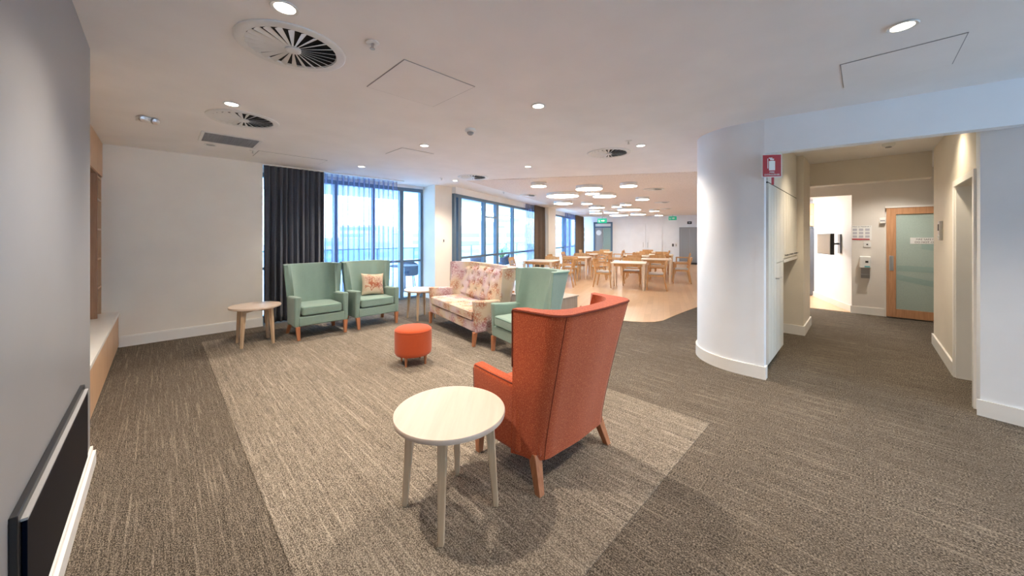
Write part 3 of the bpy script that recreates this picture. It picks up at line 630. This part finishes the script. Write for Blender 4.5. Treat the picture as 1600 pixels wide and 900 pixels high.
# sprinklers, detectors
def sprinkler(px, py, label):
    x, y = ceil_at(px, py); t = thing('sprinkler', label, 'sprinkler', (x, y, H), 0, 'ceiling sprinklers')
    MB().lathe([(.04, -.001), (.038, -.006), (.02, -.01)], n=20).obj('rose', M['white'], t)
    MB().lathe([(.008, -.01), (.008, -.04)], n=8).lathe([(.016, -.04), (.016, -.043)], n=12).obj('head', M['chrome'], t)
for a in ((582, 66, 'ceiling sprinkler right of the largest diffuser'), (982, 220, 'ceiling sprinkler beside the diffuser near the curved wall'), (395, 235, 'ceiling sprinkler at the corner of the rectangular grille'), (690, 278, 'ceiling sprinkler before the window column'), (787, 300, 'ceiling sprinkler over the near dining area')): sprinkler(*a)
x, y = ceil_at(735, 202); t = thing('dome_camera', 'small white dome camera on the lounge ceiling', 'camera', (x, y, H))
MB().lathe([(.06, 0), (.06, -.025), (.045, -.035)], n=24).obj('base', M['white'], t, smooth=True); MB().lathe([(.04, -.03), (.036, -.05), (.02, -.065), (.004, -.07)], n=20).obj('dome', M['greyp'], t, smooth=True)
x, y = ceil_at(229, 184); t = thing('emergency_light', 'twin-lens white emergency light on the ceiling near the left wall', 'light', (x, y, H), R(20))
MB().box(-.07, .07, -.05, .05, -.045, 0).obj('body', M['white'], t, bev=.008)
for s in (-1, 1): MB().lathe([(.035, 0), (.03, .03), (.0, .035)], n=16).obj('lens', M['chrome'], t, (s*.045, -.05, -.03), rot=(R(110), 0, 0))
p = ceil_at(1388, 222, 2.685); t = thing('smoke_detector', 'smoke detector on the hall ceiling behind the bulkhead', 'detector', (6.73, -.226, H))
MB().lathe([(.06, 0), (.06, -.02), (.045, -.04)], n=24).obj('body', M['white'], t, smooth=True); MB().lathe([(.03, -.04), (.03, -.05)], n=16).obj('cap', M['greyp'], t)
MBt = MB().box(-.012, .012, -.006, 0, -.03, .03)
t = thing('wall_plate', 'tiny dark switch on the column between the window walls', 'switch', (4.79, 7.099, 1.38)); MB().box(-.035, .035, -.006, 0, -.055, .055).obj('plate', M['wall'], t); MB().box(-.01, .01, -.012, -.006, -.03, .03).obj('toggle', M['black'], t)

# disc lights in the dining hall
discs = [(841.8, 291.6, 24), (920.4, 296, 41), (982, 291.5, 26), (879, 307, 50), (925.6, 303.4, 22), (944.4, 307.4, 35), (880, 318.6, 29), (917, 319, 17), (932.6, 325, 24), (931, 333.6, 19), (954.6, 332.8, 22), (1003.6, 312.4, 20),
         (977.4, 320.6, 17), (963.6, 323.8, 15), (983, 328.4, 35), (967, 337.0, 28), (997, 335.4, 23), (1022.4, 330.2, 14), (1029.4, 337, 12), (929, 329.5, 16)]
ZD = 2.60
for i, (px, py, w_) in enumerate(discs):
    Z = 550*(ZD-HC)/(370-py); r = w_*Z/550/2; x, y = from_view((px-800)*Z/550, Z)
    size = 'large' if r > .42 else ('medium' if r > .3 else 'small'); near = 'in the near part' if Z < 11 else ('in the middle' if Z < 15 else 'at the far end')
    side = 'left' if px < 915 else ('right' if px > 972 else 'centre')
    t = thing('disc_light', 'glowing flat %s disc light %s of the dining ceiling, %s, %d%s along from the lounge' % (size, near, side, i+1, 'th'), 'ceiling light', (x, y, ZD))
    MB().lathe([(r*.985, .006), (r, .006), (r, H-.01-ZD), (r*.3, H-.008-ZD)], n=36).obj('drum', M['white'], t)
    MB().lathe([(r*.98, .004), (r*.98, .0)], n=36).obj('diffuser', M['disc'], t)
ordn = ['nearest', 'second nearest', 'third nearest', 'fourth nearest', 'fifth nearest', 'sixth nearest', 'seventh nearest', 'eighth nearest', 'ninth nearest', 'tenth nearest', 'eleventh nearest', 'twelfth nearest']
dd = [o for o in bpy.data.objects if o.name.startswith('disc_light')]
for side, lo, hi in (('left', 0, 915), ('middle', 915, 965), ('right', 965, 2000)):
    g = [o for o in dd if lo <= 800+550*((o.location.x-o.location.y)/(o.location.x+o.location.y)) < hi]; g.sort(key=lambda o: o.location.x+o.location.y)
    for k, o in enumerate(g): o['label'] = ('farthest' if k == len(g)-1 else ordn[k])+' of the round glowing disc lights on the %s side of the dining ceiling' % side; o['group'] = 'round disc lights over the dining tables'

# ------------------------------------------------------------------ upholstered seating
def seat_root(name, label, cat, W, body, pipe, legm, cushions=1, tuft=False, Ht=1.045, reardark=True):
    """local: front edge at y=0, back towards +y, centred in x"""
    t = thing(name, label, cat)
    hw = W/2
    def rear(z): q = max(0, (z-.19)/.855); return .60+.19*q**1.15
    def halfw(z): q = max(0, (z-.19)/.855); return hw-.003+.034*q**1.6
    def fr(z): q = max(0, (z-.19)/.855); return .40+.05*q
    zs = [.168, .26, .36, .48, .60, .70, .80, .90, .98, Ht-.012, Ht]
    def ring(z, inner):
        w_ = halfw(z); yr = rear(z); yf = fr(z); wr = w_-.03; P = []
        if not inner: Rr, off, bk = .12, 0, 0
        else: Rr, off, bk = .20, .045, .10
        w1 = w_-off; wr1 = wr-off-.012*(inner); yb = yr-bk; cy = yb-Rr; cx = wr1-Rr
        for s in (1,):
            for k in range(4): u = k/4; P.append((w1+(wr1-w1)*u**.9, yf+(cy-yf)*u))
            for k in range(10): a = R(10*k); P.append((cx+Rr*math.cos(a), cy+Rr*math.sin(a)))
            for k in range(1, 5): P.append((cx*(1-k/4), yb+.05*min(.5, cx)*(1-math.cos(PI*k/4))/2))
        full = P+[(-x, y) for x, y in P[-2::-1]]
        return full
    O = [ring(z, 0) for z in zs]; I = [ring(z, 1) for z in zs]; n = len(O[0]); vs = []; fs = []
    for k, z in enumerate(zs):
        dz = 0
        vs += [(x, y, z) for x, y in O[k]]; 
    for k, z in enumerate(zs): vs += [(x, y, z) for x, y in I[k]]
    m = len(zs); base = m*n
    for k in range(m-1):
        for i in range(n-1):
            fs.append((k*n+i, k*n+i+1, (k+1)*n+i+1, (k+1)*n+i)); fs.append((base+k*n+i+1, base+k*n+i, base+(k+1)*n+i, base+(k+1)*n+i+1))
        fs.append((k*n, (k+1)*n, base+(k+1)*n, base+k*n)); fs.append((k*n+n-1, base+k*n+n-1, base+(k+1)*n+n-1, (k+1)*n+n-1))
    for i in range(n-1):
        a = (m-1)*n; fs.append((a+i, a+i+1, base+a+i+1, base+a+i)); fs.append((i+1, i, base+i, base+i+1))
    back = MB().add(vs, fs).obj('backrest', body, t, bev=.016, seg=3)
    # piping along the outer top edge and down each wing
    top = [(x*1.003, y+.002, Ht-.008) for x, y in O[-1]]
    side0 = [(halfw(z)+.001, fr(z)-.001, z) for z in reversed(zs[5:-1])]; 
    path = [( x, y, z) for x, y, z in reversed(side0)]+top+[(-x, y, z) for x, y, z in side0]
    MB().tube(path, .0045, 6).obj('piping', pipe, back)
    for s in (1, -1):
        cxs = .175*0
        MB().tube([(s*(halfw(z)-.03-.12+.12*math.sin(R(28))+.0005), rear(z)-.12+.12*math.cos(R(28))+.0005, z) for z in zs[:-1]], .0022, 4).obj('seam', pipe, back)
    # arms: side panels with a rounded top
    for s in (1, -1):
        y1 = .60; yy = [.0, .02, .3, .50, y1]; mb = MB(); vs = []
        prof = [(.0, .030, .185), (.0, .0, .61), (.0, .46, .585)]
        xo = hw; xi_b, xi_t = hw-.065, hw-.095
        sec = [(.022, .615), (.20, .60), (.40, .592), (.465, .59)]
        V = []
        for k, (y, zt) in enumerate(sec):
            yb = y+(.02 if k == 0 else 0); 
            xo_ = xo-(.004 if k == 3 else 0)
            V += [(s*(xo_-.004), yb, .18), (s*xo_, y, zt-.0), (s*xi_t, y, zt), (s*xi_b, yb, .18)]
        F = []
        for k in range(3):
            for j in range(4): F.append((k*4+j, k*4+(j+1) % 4, (k+1)*4+(j+1) % 4, (k+1)*4+j))
        F += [(0, 1, 2, 3), (12, 15, 14, 13)]
        arm = MB().add(V, F).obj('armrest', body, t, bev=.024, seg=3)
        pth = [(s*(xo-.010), .048, .2), (s*(xo-.008), .031, .58), (s*(xo-.008), .048, .604), (s*(xo-.007), .20, .595), (s*(xo-.007), .41, .588)]
        if pipe is M['pipe_o']: MB().tube(pth, .0045, 6).obj('piping', pipe, arm)
    MB().box(-hw+.06, hw-.06, .035, .58, .19, .325).obj('seat_base', body, t, bev=.015, seg=2)
    ws = (W-.185)/cushions
    for k in range(cushions):
        x0 = -W/2+.0925+k*ws; c = MB().box(x0+.004, x0+ws-.004, .02, .56, .335, .465).obj('seat_cushion', body, t, bev=.035, seg=4)
        for z in (.355, .45):
            xa, xb = x0+.012, x0+ws-.012
            MB().tube([(xa, .3, z), (xa, .035, z), (xa+.02, .0225, z), (xb-.02, .0225, z), (xb, .035, z), (xb, .3, z)], .004, 6).obj('piping', pipe, c)
    if tuft:
        nx, nz = 90, 40; x0, x1 = -hw+.13, hw-.13; z0, z1 = .45, .985; V = []; per = (x1-x0)/6
        rows = [.60, .72, .84, .94]
        bt = [(x0+per*(j+.5+.5*(i % 2)), z) for i, z in enumerate(rows) for j in range(6-(i % 2))]
        for j in range(nz+1):
            z = z0+(z1-z0)*j/nz
            for i in range(nx+1):
                x = x0+(x1-x0)*i/nx; u = (x-x0)/per; e_ = min(1, min(i, nx-i)/5)*min(1, min(j, nz-j)/5)
                p = .024+.034*abs(math.sin(PI*u))**.6
                for bx, bz in bt: p -= .042*math.exp(-((x-bx)**2+(z-bz)**2)/.0011)
                V.append((x, rear(z)-.098+.03*(1-(x/hw)**2)*.0+.012-(p*e_), z))
        F = [(j*(nx+1)+i, j*(nx+1)+i+1, (j+1)*(nx+1)+i+1, (j+1)*(nx+1)+i) for j in range(nz) for i in range(nx)]
        tb = MB().add(V, F).obj('tufted_panel', body, t, smooth=True); tb.modifiers.clear(); so = tb.modifiers.new('s', 'SOLIDIFY'); so.thickness = .01; so.offset = 1
        bmsh = MB().lathe([(.002, -.012), (.012, -.008), (.013, 0), (.012, .004)], n=10).mesh('button', M['leg'], True)
        for bx, bz in bt:
            b = bpy.data.objects.new('button', bmsh); COL.objects.link(b); b.parent = tb; b.location = (bx, rear(bz)-.098-.006, bz); b.rotation_euler = (R(-90), 0, 0)
    for s in (1, -1):
        MB().frust((s*(hw-.055), .035, 0), (s*(hw-.045), .05, .19),   .019, .028).obj('leg', legm, t, bev=.003)
        MB().frust((s*(hw-.04), .60, 0), (s*(hw-.075), .53, .20), .020, .030).obj('leg', legm, t, bev=.003)
    return t
def place(t, x, y, face, ):     # face: direction the seat looks to, degrees
    t.rotation_euler = (0, 0, R(face+90)); t.location = (x, y, .004)
    return t
g1 = seat_root('wing_armchair', 'sage green wing armchair nearest the round table by the left wall, empty seat', 'armchair', .74, M['green'], M['pipe_g'], M['leg'])
place(g1, 1.705, 5.63, -90); g1['group'] = 'sage green wing armchairs'
g2 = copy_tree(g1, (2.54, 5.62, 0.004), 0, 'sage green wing armchair holding the coral print cushion', 'sage green wing armchairs')
g3 = copy_tree(g1, (0, 0, 0), 0, 'sage green wing armchair between the patterned sofa and the orange chair', 'sage green wing armchairs'); place(g3, 2.945, 3.09, 180-12)
orc = seat_root('wing_armchair', 'rust orange wing armchair seen from behind beside the near round table', 'armchair', .80, M['orange'], M['pipe_o'], M['leg'], Ht=1.05)
place(orc, 1.90, 1.90, 90-1)
sofa = seat_root('wing_sofa', 'two-seat high back sofa in coral print fabric with buttoned back', 'sofa', 1.66, M['coral'], M['pipe_s'], M['leg'], cushions=2, tuft=True, Ht=1.03)
place(sofa, 3.08, 4.47, 180-10.5)

# pouf
t = thing('round_pouf', 'small round rust orange pouf on short wooden legs', 'ottoman', (*from_view(-1.155, 4.12), .004))
MB().lathe([(.03, .115), (.195, .115), (.207, .13), (.21, .16), (.211, .36), (.205, .395), (.19, .412), (.14, .423), (.02, .426)], n=48).obj('seat', M['pouf'], t, smooth=True)
MB().tube([(.208*math.cos(a*PI/24), .208*math.sin(a*PI/24), .392) for a in range(48)], .004, 6, True).obj('piping', M['pouf'], t)
for k in range(4):
    a = R(30+90*k); MB().lathe([(.011, 0), (.019, .115)], (.155*math.cos(a), .155*math.sin(a), 0), 12).obj('leg', M['leg'], t)
# round side tables
def side_table(label):
    t = thing('round_side_table', label, 'side table', group='round pale oak side tables')
    MB().lathe([(.02, .497), (.285, .497), (.298, .503), (.300, .512), (.300, .524), (.297, .528), (.02, .528)], n=64).obj('table_top', M['oak_top'], t, smooth=True)
    MB().box(-.2, .2, -.018, .018, .455, .497).box(-.018, .018, -.2, -.018, .455, .497).box(-.018, .018, .018, .2, .455, .497).obj('cross_rail', M['oak'], t)
    for k in range(4):
        a = R(90*k); c, s = math.cos(a), math.sin(a)
        MB().frust((.25*c, .25*s, 0), (.212*c, .212*s, .497), .014, .025, .014, .023, rz=a+R(0)).obj('leg', M['oak'], t, bev=.004)
    return t
ta = side_table('round pale oak side table in the foreground beside the orange armchair'); ta.location = (*from_view(-.338, 1.928), .004); ta.rotation_euler = (0, 0, R(45))
copy_tree(ta, (*from_view(-3.55, 4.87), .004), R(45), 'round pale oak side table near the left wall before the charcoal curtain')
copy_tree(ta, (*from_view(-1.65, 6.40), 0), R(45), 'round pale oak side table between the window armchair and the sofa')
# cushion
t = thing('scatter_cushion', 'square cream cushion with rust coral print resting on the green armchair', 'cushion', (2.60, 5.995, .465), 0)
N = 20; V = []; F = []
for sgn in (-1, 1):
    for j in range(N+1):
        for i in range(N+1):
            u, v_ = i/N*2-1, j/N*2-1; pin = 1-.10*(1-abs(u)**2)*abs(v_)**3; pin2 = 1-.10*(1-abs(v_)**2)*abs(u)**3
            th = .062*max(0, (1-u**4))**.5*max(0, (1-v_**4))**.5
            V.append((u*.19*pin2, sgn*th, .195+v_*.19*pin))
n1 = (N+1)**2
for s in range(2):
    for j in range(N):
        for i in range(N):
            q = (s*n1+j*(N+1)+i, s*n1+j*(N+1)+i+1, s*n1+(j+1)*(N+1)+i+1, s*n1+(j+1)*(N+1)+i); F.append(q if s == 0 else q[::-1])
cu = MB().add(V, F).obj('cover', M['coral_c'], t, smooth=True); cu.modifiers.clear(); cu.rotation_euler = (R(-16), R(3), R(-8))
# coral sprig printed on the front, as flat strips
rnd = random.Random(4); mb = MB()
def branch(x, z, a, L, w_, dpt):
    x2, z2 = x+L*math.cos(a), z+L*math.sin(a)
    if abs(x2) > .15 or abs(z2-.195) > .15: return
    def yy(px_, pz): u, v_ = px_/.19, (pz-.195)/.19; return -.062*max(0, 1-u**4)**.5*max(0, 1-v_**4)**.5-.0015
    nx, nz = -math.sin(a)*w_, math.cos(a)*w_
    mb.add([(x-nx, yy(x, z), z-nz), (x2-nx*.7, yy(x2, z2), z2-nz*.7), (x2+nx*.7, yy(x2, z2), z2+nz*.7), (x+nx, yy(x, z), z+nz)], [(0, 1, 2, 3)])
    if dpt:
        for k in range(3): branch(x2, z2, a+rnd.uniform(-.75, .75), L*rnd.uniform(.7, .95), w_*.75, dpt-1)
branch(-.04, .075, R(100), .05, .006, 4); branch(-.04, .075, R(55), .045, .005, 4); branch(.09, .09, R(95), .035, .004, 3)
mb.obj('coral_motif', m_plain('coral_ink', (.42, .12, .06), .9), cu)

# low console behind the green chair
t = thing('low_console', 'low taupe panelled box table with timber posts behind the third green armchair', 'table', (4.86, 4.05, .0))
MB().box(-.36, .34, -.48, .50, .02, .43).obj('body', M['taupe'], t); MB().box(-.38, .36, -.50, .50, .43, .45).obj('table_top', M['taupe'], t, bev=.004)
MB().box(-.38, -.24, .50, .62, 0, .48).obj('end_block', M['leg'], t, bev=.005)
for x_ in (-.2, .33): MB().lathe([(.024, 0), (.024, .26), (.014, .275)], (x_, -.56, 0), 12).obj('post', M['leg'], t)
MB().box(-.36, .36, -.60, -.50, .02, .06).obj('foot_rail', M['leg'], t)

# ------------------------------------------------------------------ dining furniture
def dining_chair(label):
    t = thing('dining_chair', label, 'dining chair')      # faces -y locally
    MB().box(-.225, .225, -.22, .20, .43, .47).obj('seat', M['seatpad'], t, bev=.015)
    MB().box(-.235, .235, -.215, .205, .385, .43).obj('seat_frame', M['din'], t, bev=.004)
    for s in (1, -1):
        MB().frust((s*.235, -.24, 0), (s*.25, -.20, .63), .013, .018).obj('leg', M['din'], t)
        MB().frust((s*.235, .27, 0), (s*.25, .19, .43), .014, .019).frust((s*.25, .19, .43), (s*.235, .28, .82), .019, .014).obj('leg', M['din'], t)
        MB().box(s*.25-.024, s*.25+.024, -.23, .22, .63, .652).obj('armrest', M['din'], t, bev=.006)
    pr = MB(); n = 8
    V = []
    for i in range(n+1):
        x = -.25+.5*i/n; y = .27+.035*math.cos(x/.25*PI/2)
        V += [(x, y-.011, .72), (x, y+.011, .72), (x, y+.016, .82), (x, y-.006, .82)]
    F = [(4*i+j, 4*i+(j+1) % 4, 4*i+4+(j+1) % 4, 4*i+4+j) for i in range(n) for j in range(4)]+[(0, 1, 2, 3), (4*n+3, 4*n+2, 4*n+1, 4*n)]
    pr.add(V, F).obj('top_rail', M['din'], t)
    MB().box(-.235, .235, .20, .222, .53, .56).obj('lower_rail', M['din'], t)
    for k in range(6):
        x = -.19+.076*k; MB().frust((x, .211, .555), (x, .28, .725), .011, .011, .005, .005).obj('slat', M['din'], t)
    return t
def dining_table(label):
    t = thing('dining_table', label, 'dining table')
    MB().box(-.46, .46, -.46, .46, .722, .75).obj('table_top', M['din_top'], t, bev=.006)
    MB().box(-.40, .40, -.41, -.39, .65, .722).box(-.40, .40, .39, .41, .65, .722).box(-.41, -.39, -.39, .39, .65, .722).box(.39, .41, -.39, .39, .65, .722).obj('apron', M['din'], t)
    for sx in (1, -1):
        for sy in (1, -1): MB().frust((sx*.40, sy*.40, 0), (sx*.41, sy*.41, .722), .02, .034).obj('leg', M['din_top'], t, bev=.004)
    return t
proto_t = dining_table(''); proto_c = dining_chair('')
tabs = [(-.90, 10.56, 'nearest right-hand', (1, 1, 0, 1)), (-.22, 12.45, 'second right-hand', (1, 1, 0, 1)), (-.95, 14.2, 'third right-hand', (1, 1, 1, 1)), (-.10, 15.6, 'fourth right-hand', (1, 1, 1, 1)), (-.75, 18.0, 'farthest right-hand', (1, 1, 1, 1)),
        (-3.42, 10.25, 'nearest left-hand', (1, 1, 0, 1)), (-2.85, 12.5, 'second left-hand', (1, 1, 1, 1)), (-3.0, 14.9, 'third left-hand', (1, 1, 1, 1)), (-2.75, 17.4, 'farthest left-hand', (1, 1, 1, 1))]
rz = DA-PI/2
first = True; firstc = True
rn = random.Random(2)
for r_, d_, nm, ch in tabs:
    x, y = din(r_, d_)
    tl = 'square pale timber dining table, %s of the dining tables' % nm
    if first: proto_t.location = (x, y, .006); proto_t.rotation_euler = (0, 0, rz); proto_t['label'] = tl; proto_t['group'] = 'square dining tables'; first = False
    else: copy_tree(proto_t, (x, y, .006), rz, tl, 'square dining tables')
    for k, (dr_, dd_, a, side) in enumerate(((-.74, 0, 90, 'window'), (.74, 0, -90, 'lift'), (0, -.74, 180, 'near'), (0, .74, 0, 'far'))):
        if not ch[k]: continue
        cx, cy = din(r_+dr_+rn.uniform(-.04, .04), d_+dd_+rn.uniform(-.05, .05)); lb = 'beech dining chair with slatted back on the %s side of the %s table' % (side, nm)
        ang = rz+R(a)+R(rn.uniform(-5, 5))
        if firstc: c = proto_c; c.location = (cx, cy, .006); c.rotation_euler = (0, 0, ang); c['label'] = lb; c['group'] = 'beech dining chairs'; firstc = False
        else: copy_tree(proto_c, (cx, cy, .006), ang, lb, 'beech dining chairs')

# ------------------------------------------------------------------ outside: balcony, railing, furniture, city
struct(MB().prism([(-2, 7.8), (4.6, 7.86), (6.4, 9.6), (24, 16.4), (21, 22), (-2, 22)], -.2, -.06).obj('floor_balcony', M['outwhite']))
struct(MB().prism([(-2, 7.8), (4.6, 7.86), (6.4, 9.6), (24, 16.4), (22.5, 19.5), (8, 13.2), (-2, 13.2)], 2.95, 3.15).obj('ceiling_balcony', M['outwhite']))
rail = thing('balcony_railing', 'glass balcony railing with thin metal posts outside the windows', 'railing', (-2, 14.2, -.06))
rp = [(-2, 14.2), (3, 14.2), (8, 14.2), (13, 16.4), (18, 18.6), (21, 19.9)]
for a, b in zip(rp[:-1], rp[1:]):
    a, b = Vector(a), Vector(b); n = 3
    for k in range(n):
        p, q = a+(b-a)*k/n, a+(b-a)*(k+1)/n
        MB().wallseg((p.x+2, p.y-14.2), (q.x+2, q.y-14.2), .012, .08, 1.02).obj('pane', M['glass'], rail)
        MB().box(p.x+1.975, p.x+2.025, p.y-14.225, p.y-14.175, 0, 1.06).obj('post', M['alu'], rail)
    MB().wallseg((a.x+2, a.y-14.2), (b.x+2, b.y-14.2), .05, 1.02, 1.06).obj('handrail', M['alu'], rail)
def outdoor_chair(loc, rz, label):
    t = thing('outdoor_chair', label, 'outdoor chair', loc, rz, 'dark tub chairs on the balcony')
    V = []; F = []; n = 14
    for i in range(n+1):
        a = R(-20+220*i/n); hgt = .62+.2*math.sin(max(0, min(PI, a)))
        for r, z in ((.28, .38), (.33, hgt), (.30, hgt), (.25, .38)): V.append((r*math.cos(a), r*math.sin(a), z))
    F = [(4*i+j, 4*i+(j+1) % 4, 4*i+4+(j+1) % 4, 4*i+4+j) for i in range(n) for j in range(4)]+[(0, 1, 2, 3), (4*n+3, 4*n+2, 4*n+1, 4*n)]
    MB().add(V, F).obj('backrest', M['outblue'], t, smooth=False)
    MB().lathe([(.28, .36), (.29, .40), (.26, .44)], n=20).obj('seat', M['outblue'], t)
    for k in range(4): a = R(45+90*k); MB().frust((.25*math.cos(a), .25*math.sin(a), 0), (.2*math.cos(a), .2*math.sin(a), .37), .012, .014).obj('leg', M['alu'], t)
    return t
oc = outdoor_chair((*din(-6.6, 9.6), -.06), 1, 'dark tub chair on the balcony beside the spiky plant')
for k, (r_, d_, a, lb) in enumerate(((-6.7, 12.2, 2, 'middle dark tub chair on the balcony outside the dining window'), (-6.3, 13.6, 4, 'dark tub chair on the balcony by the taupe curtain'), (-7.6, 11.4, 5, 'dark tub chair at the balcony edge'),)):
    copy_tree(oc, (*din(r_, d_), -.06), a, lb, 'dark tub chairs on the balcony')
copy_tree(oc, (5.4, 9.9, -.06), 2.5, 'dark tub chair outside the lounge window beside the column', 'dark tub chairs on the balcony')
t = thing('outdoor_table', 'round white outdoor table beyond the lounge window', 'table', (4.9, 9.2, -.06))
MB().lathe([(.4, .70), (.4, .73)], n=28).obj('table_top', M['outblue'], t); MB().lathe([(.22, 0), (.03, .03), (.03, .7)], n=16).obj('pedestal', M['alu'], t)
def plant(loc, label, n=26, h=.9, w_=.03, seed=1):
    t = thing('potted_plant', label, 'plant', loc); MB().lathe([(.16, 0), (.22, .4), (.2, .4), (.19, .36)], n=20).obj('pot', M['outwhite'], t)
    rnd = random.Random(seed); mb = MB()
    for k in range(n):
        a = rnd.uniform(0, 2*PI); L = rnd.uniform(.6, 1)*h; ln = rnd.uniform(.3, .9); P = [(0, .38), (ln*L*.35, .38+L*.6), (ln*L*.8, .38+L*.75), (ln*L, .38+L*.6)]
        V = []
        for j, (rr, z) in enumerate(P):
            ww = w_*(1-j/3.2); V += [(rr*math.cos(a)-ww*math.sin(a), rr*math.sin(a)+ww*math.cos(a), z), (rr*math.cos(a)+ww*math.sin(a), rr*math.sin(a)-ww*math.cos(a), z)]
        mb.add(V, [(2*j, 2*j+1, 2*j+3, 2*j+2) for j in range(3)])
    o = mb.obj('leaves', M['leaf'], t); o['kind'] = 'stuff'; return t
plant((*din(-6.9, 10.6), -.06), 'spiky green potted plant on the balcony outside the dining window', seed=3)
plant((*din(-6.8, 14.6), -.06), 'potted plant on the balcony beyond the dining column', seed=5)
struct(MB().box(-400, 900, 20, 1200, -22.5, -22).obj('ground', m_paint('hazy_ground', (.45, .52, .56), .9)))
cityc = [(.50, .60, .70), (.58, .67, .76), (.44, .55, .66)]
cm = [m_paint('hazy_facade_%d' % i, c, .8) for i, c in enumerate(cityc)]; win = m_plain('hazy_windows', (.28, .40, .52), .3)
blds = [(512, 140, 14, 30, 372), (560, 180, 20, 30, 352), (590, 120, 10, 25, 366), (640, 170, 18, 20, 360), (735, 150, 12, 16, 352), (748, 190, 14, 22, 345), (768, 130, 9, 14, 356), (786, 160, 8, 14, 340), (793, 230, 16, 20, 332), (806, 140, 9, 15, 350), (874, 150, 8, 12, 350), (880, 200, 10, 14, 340)]
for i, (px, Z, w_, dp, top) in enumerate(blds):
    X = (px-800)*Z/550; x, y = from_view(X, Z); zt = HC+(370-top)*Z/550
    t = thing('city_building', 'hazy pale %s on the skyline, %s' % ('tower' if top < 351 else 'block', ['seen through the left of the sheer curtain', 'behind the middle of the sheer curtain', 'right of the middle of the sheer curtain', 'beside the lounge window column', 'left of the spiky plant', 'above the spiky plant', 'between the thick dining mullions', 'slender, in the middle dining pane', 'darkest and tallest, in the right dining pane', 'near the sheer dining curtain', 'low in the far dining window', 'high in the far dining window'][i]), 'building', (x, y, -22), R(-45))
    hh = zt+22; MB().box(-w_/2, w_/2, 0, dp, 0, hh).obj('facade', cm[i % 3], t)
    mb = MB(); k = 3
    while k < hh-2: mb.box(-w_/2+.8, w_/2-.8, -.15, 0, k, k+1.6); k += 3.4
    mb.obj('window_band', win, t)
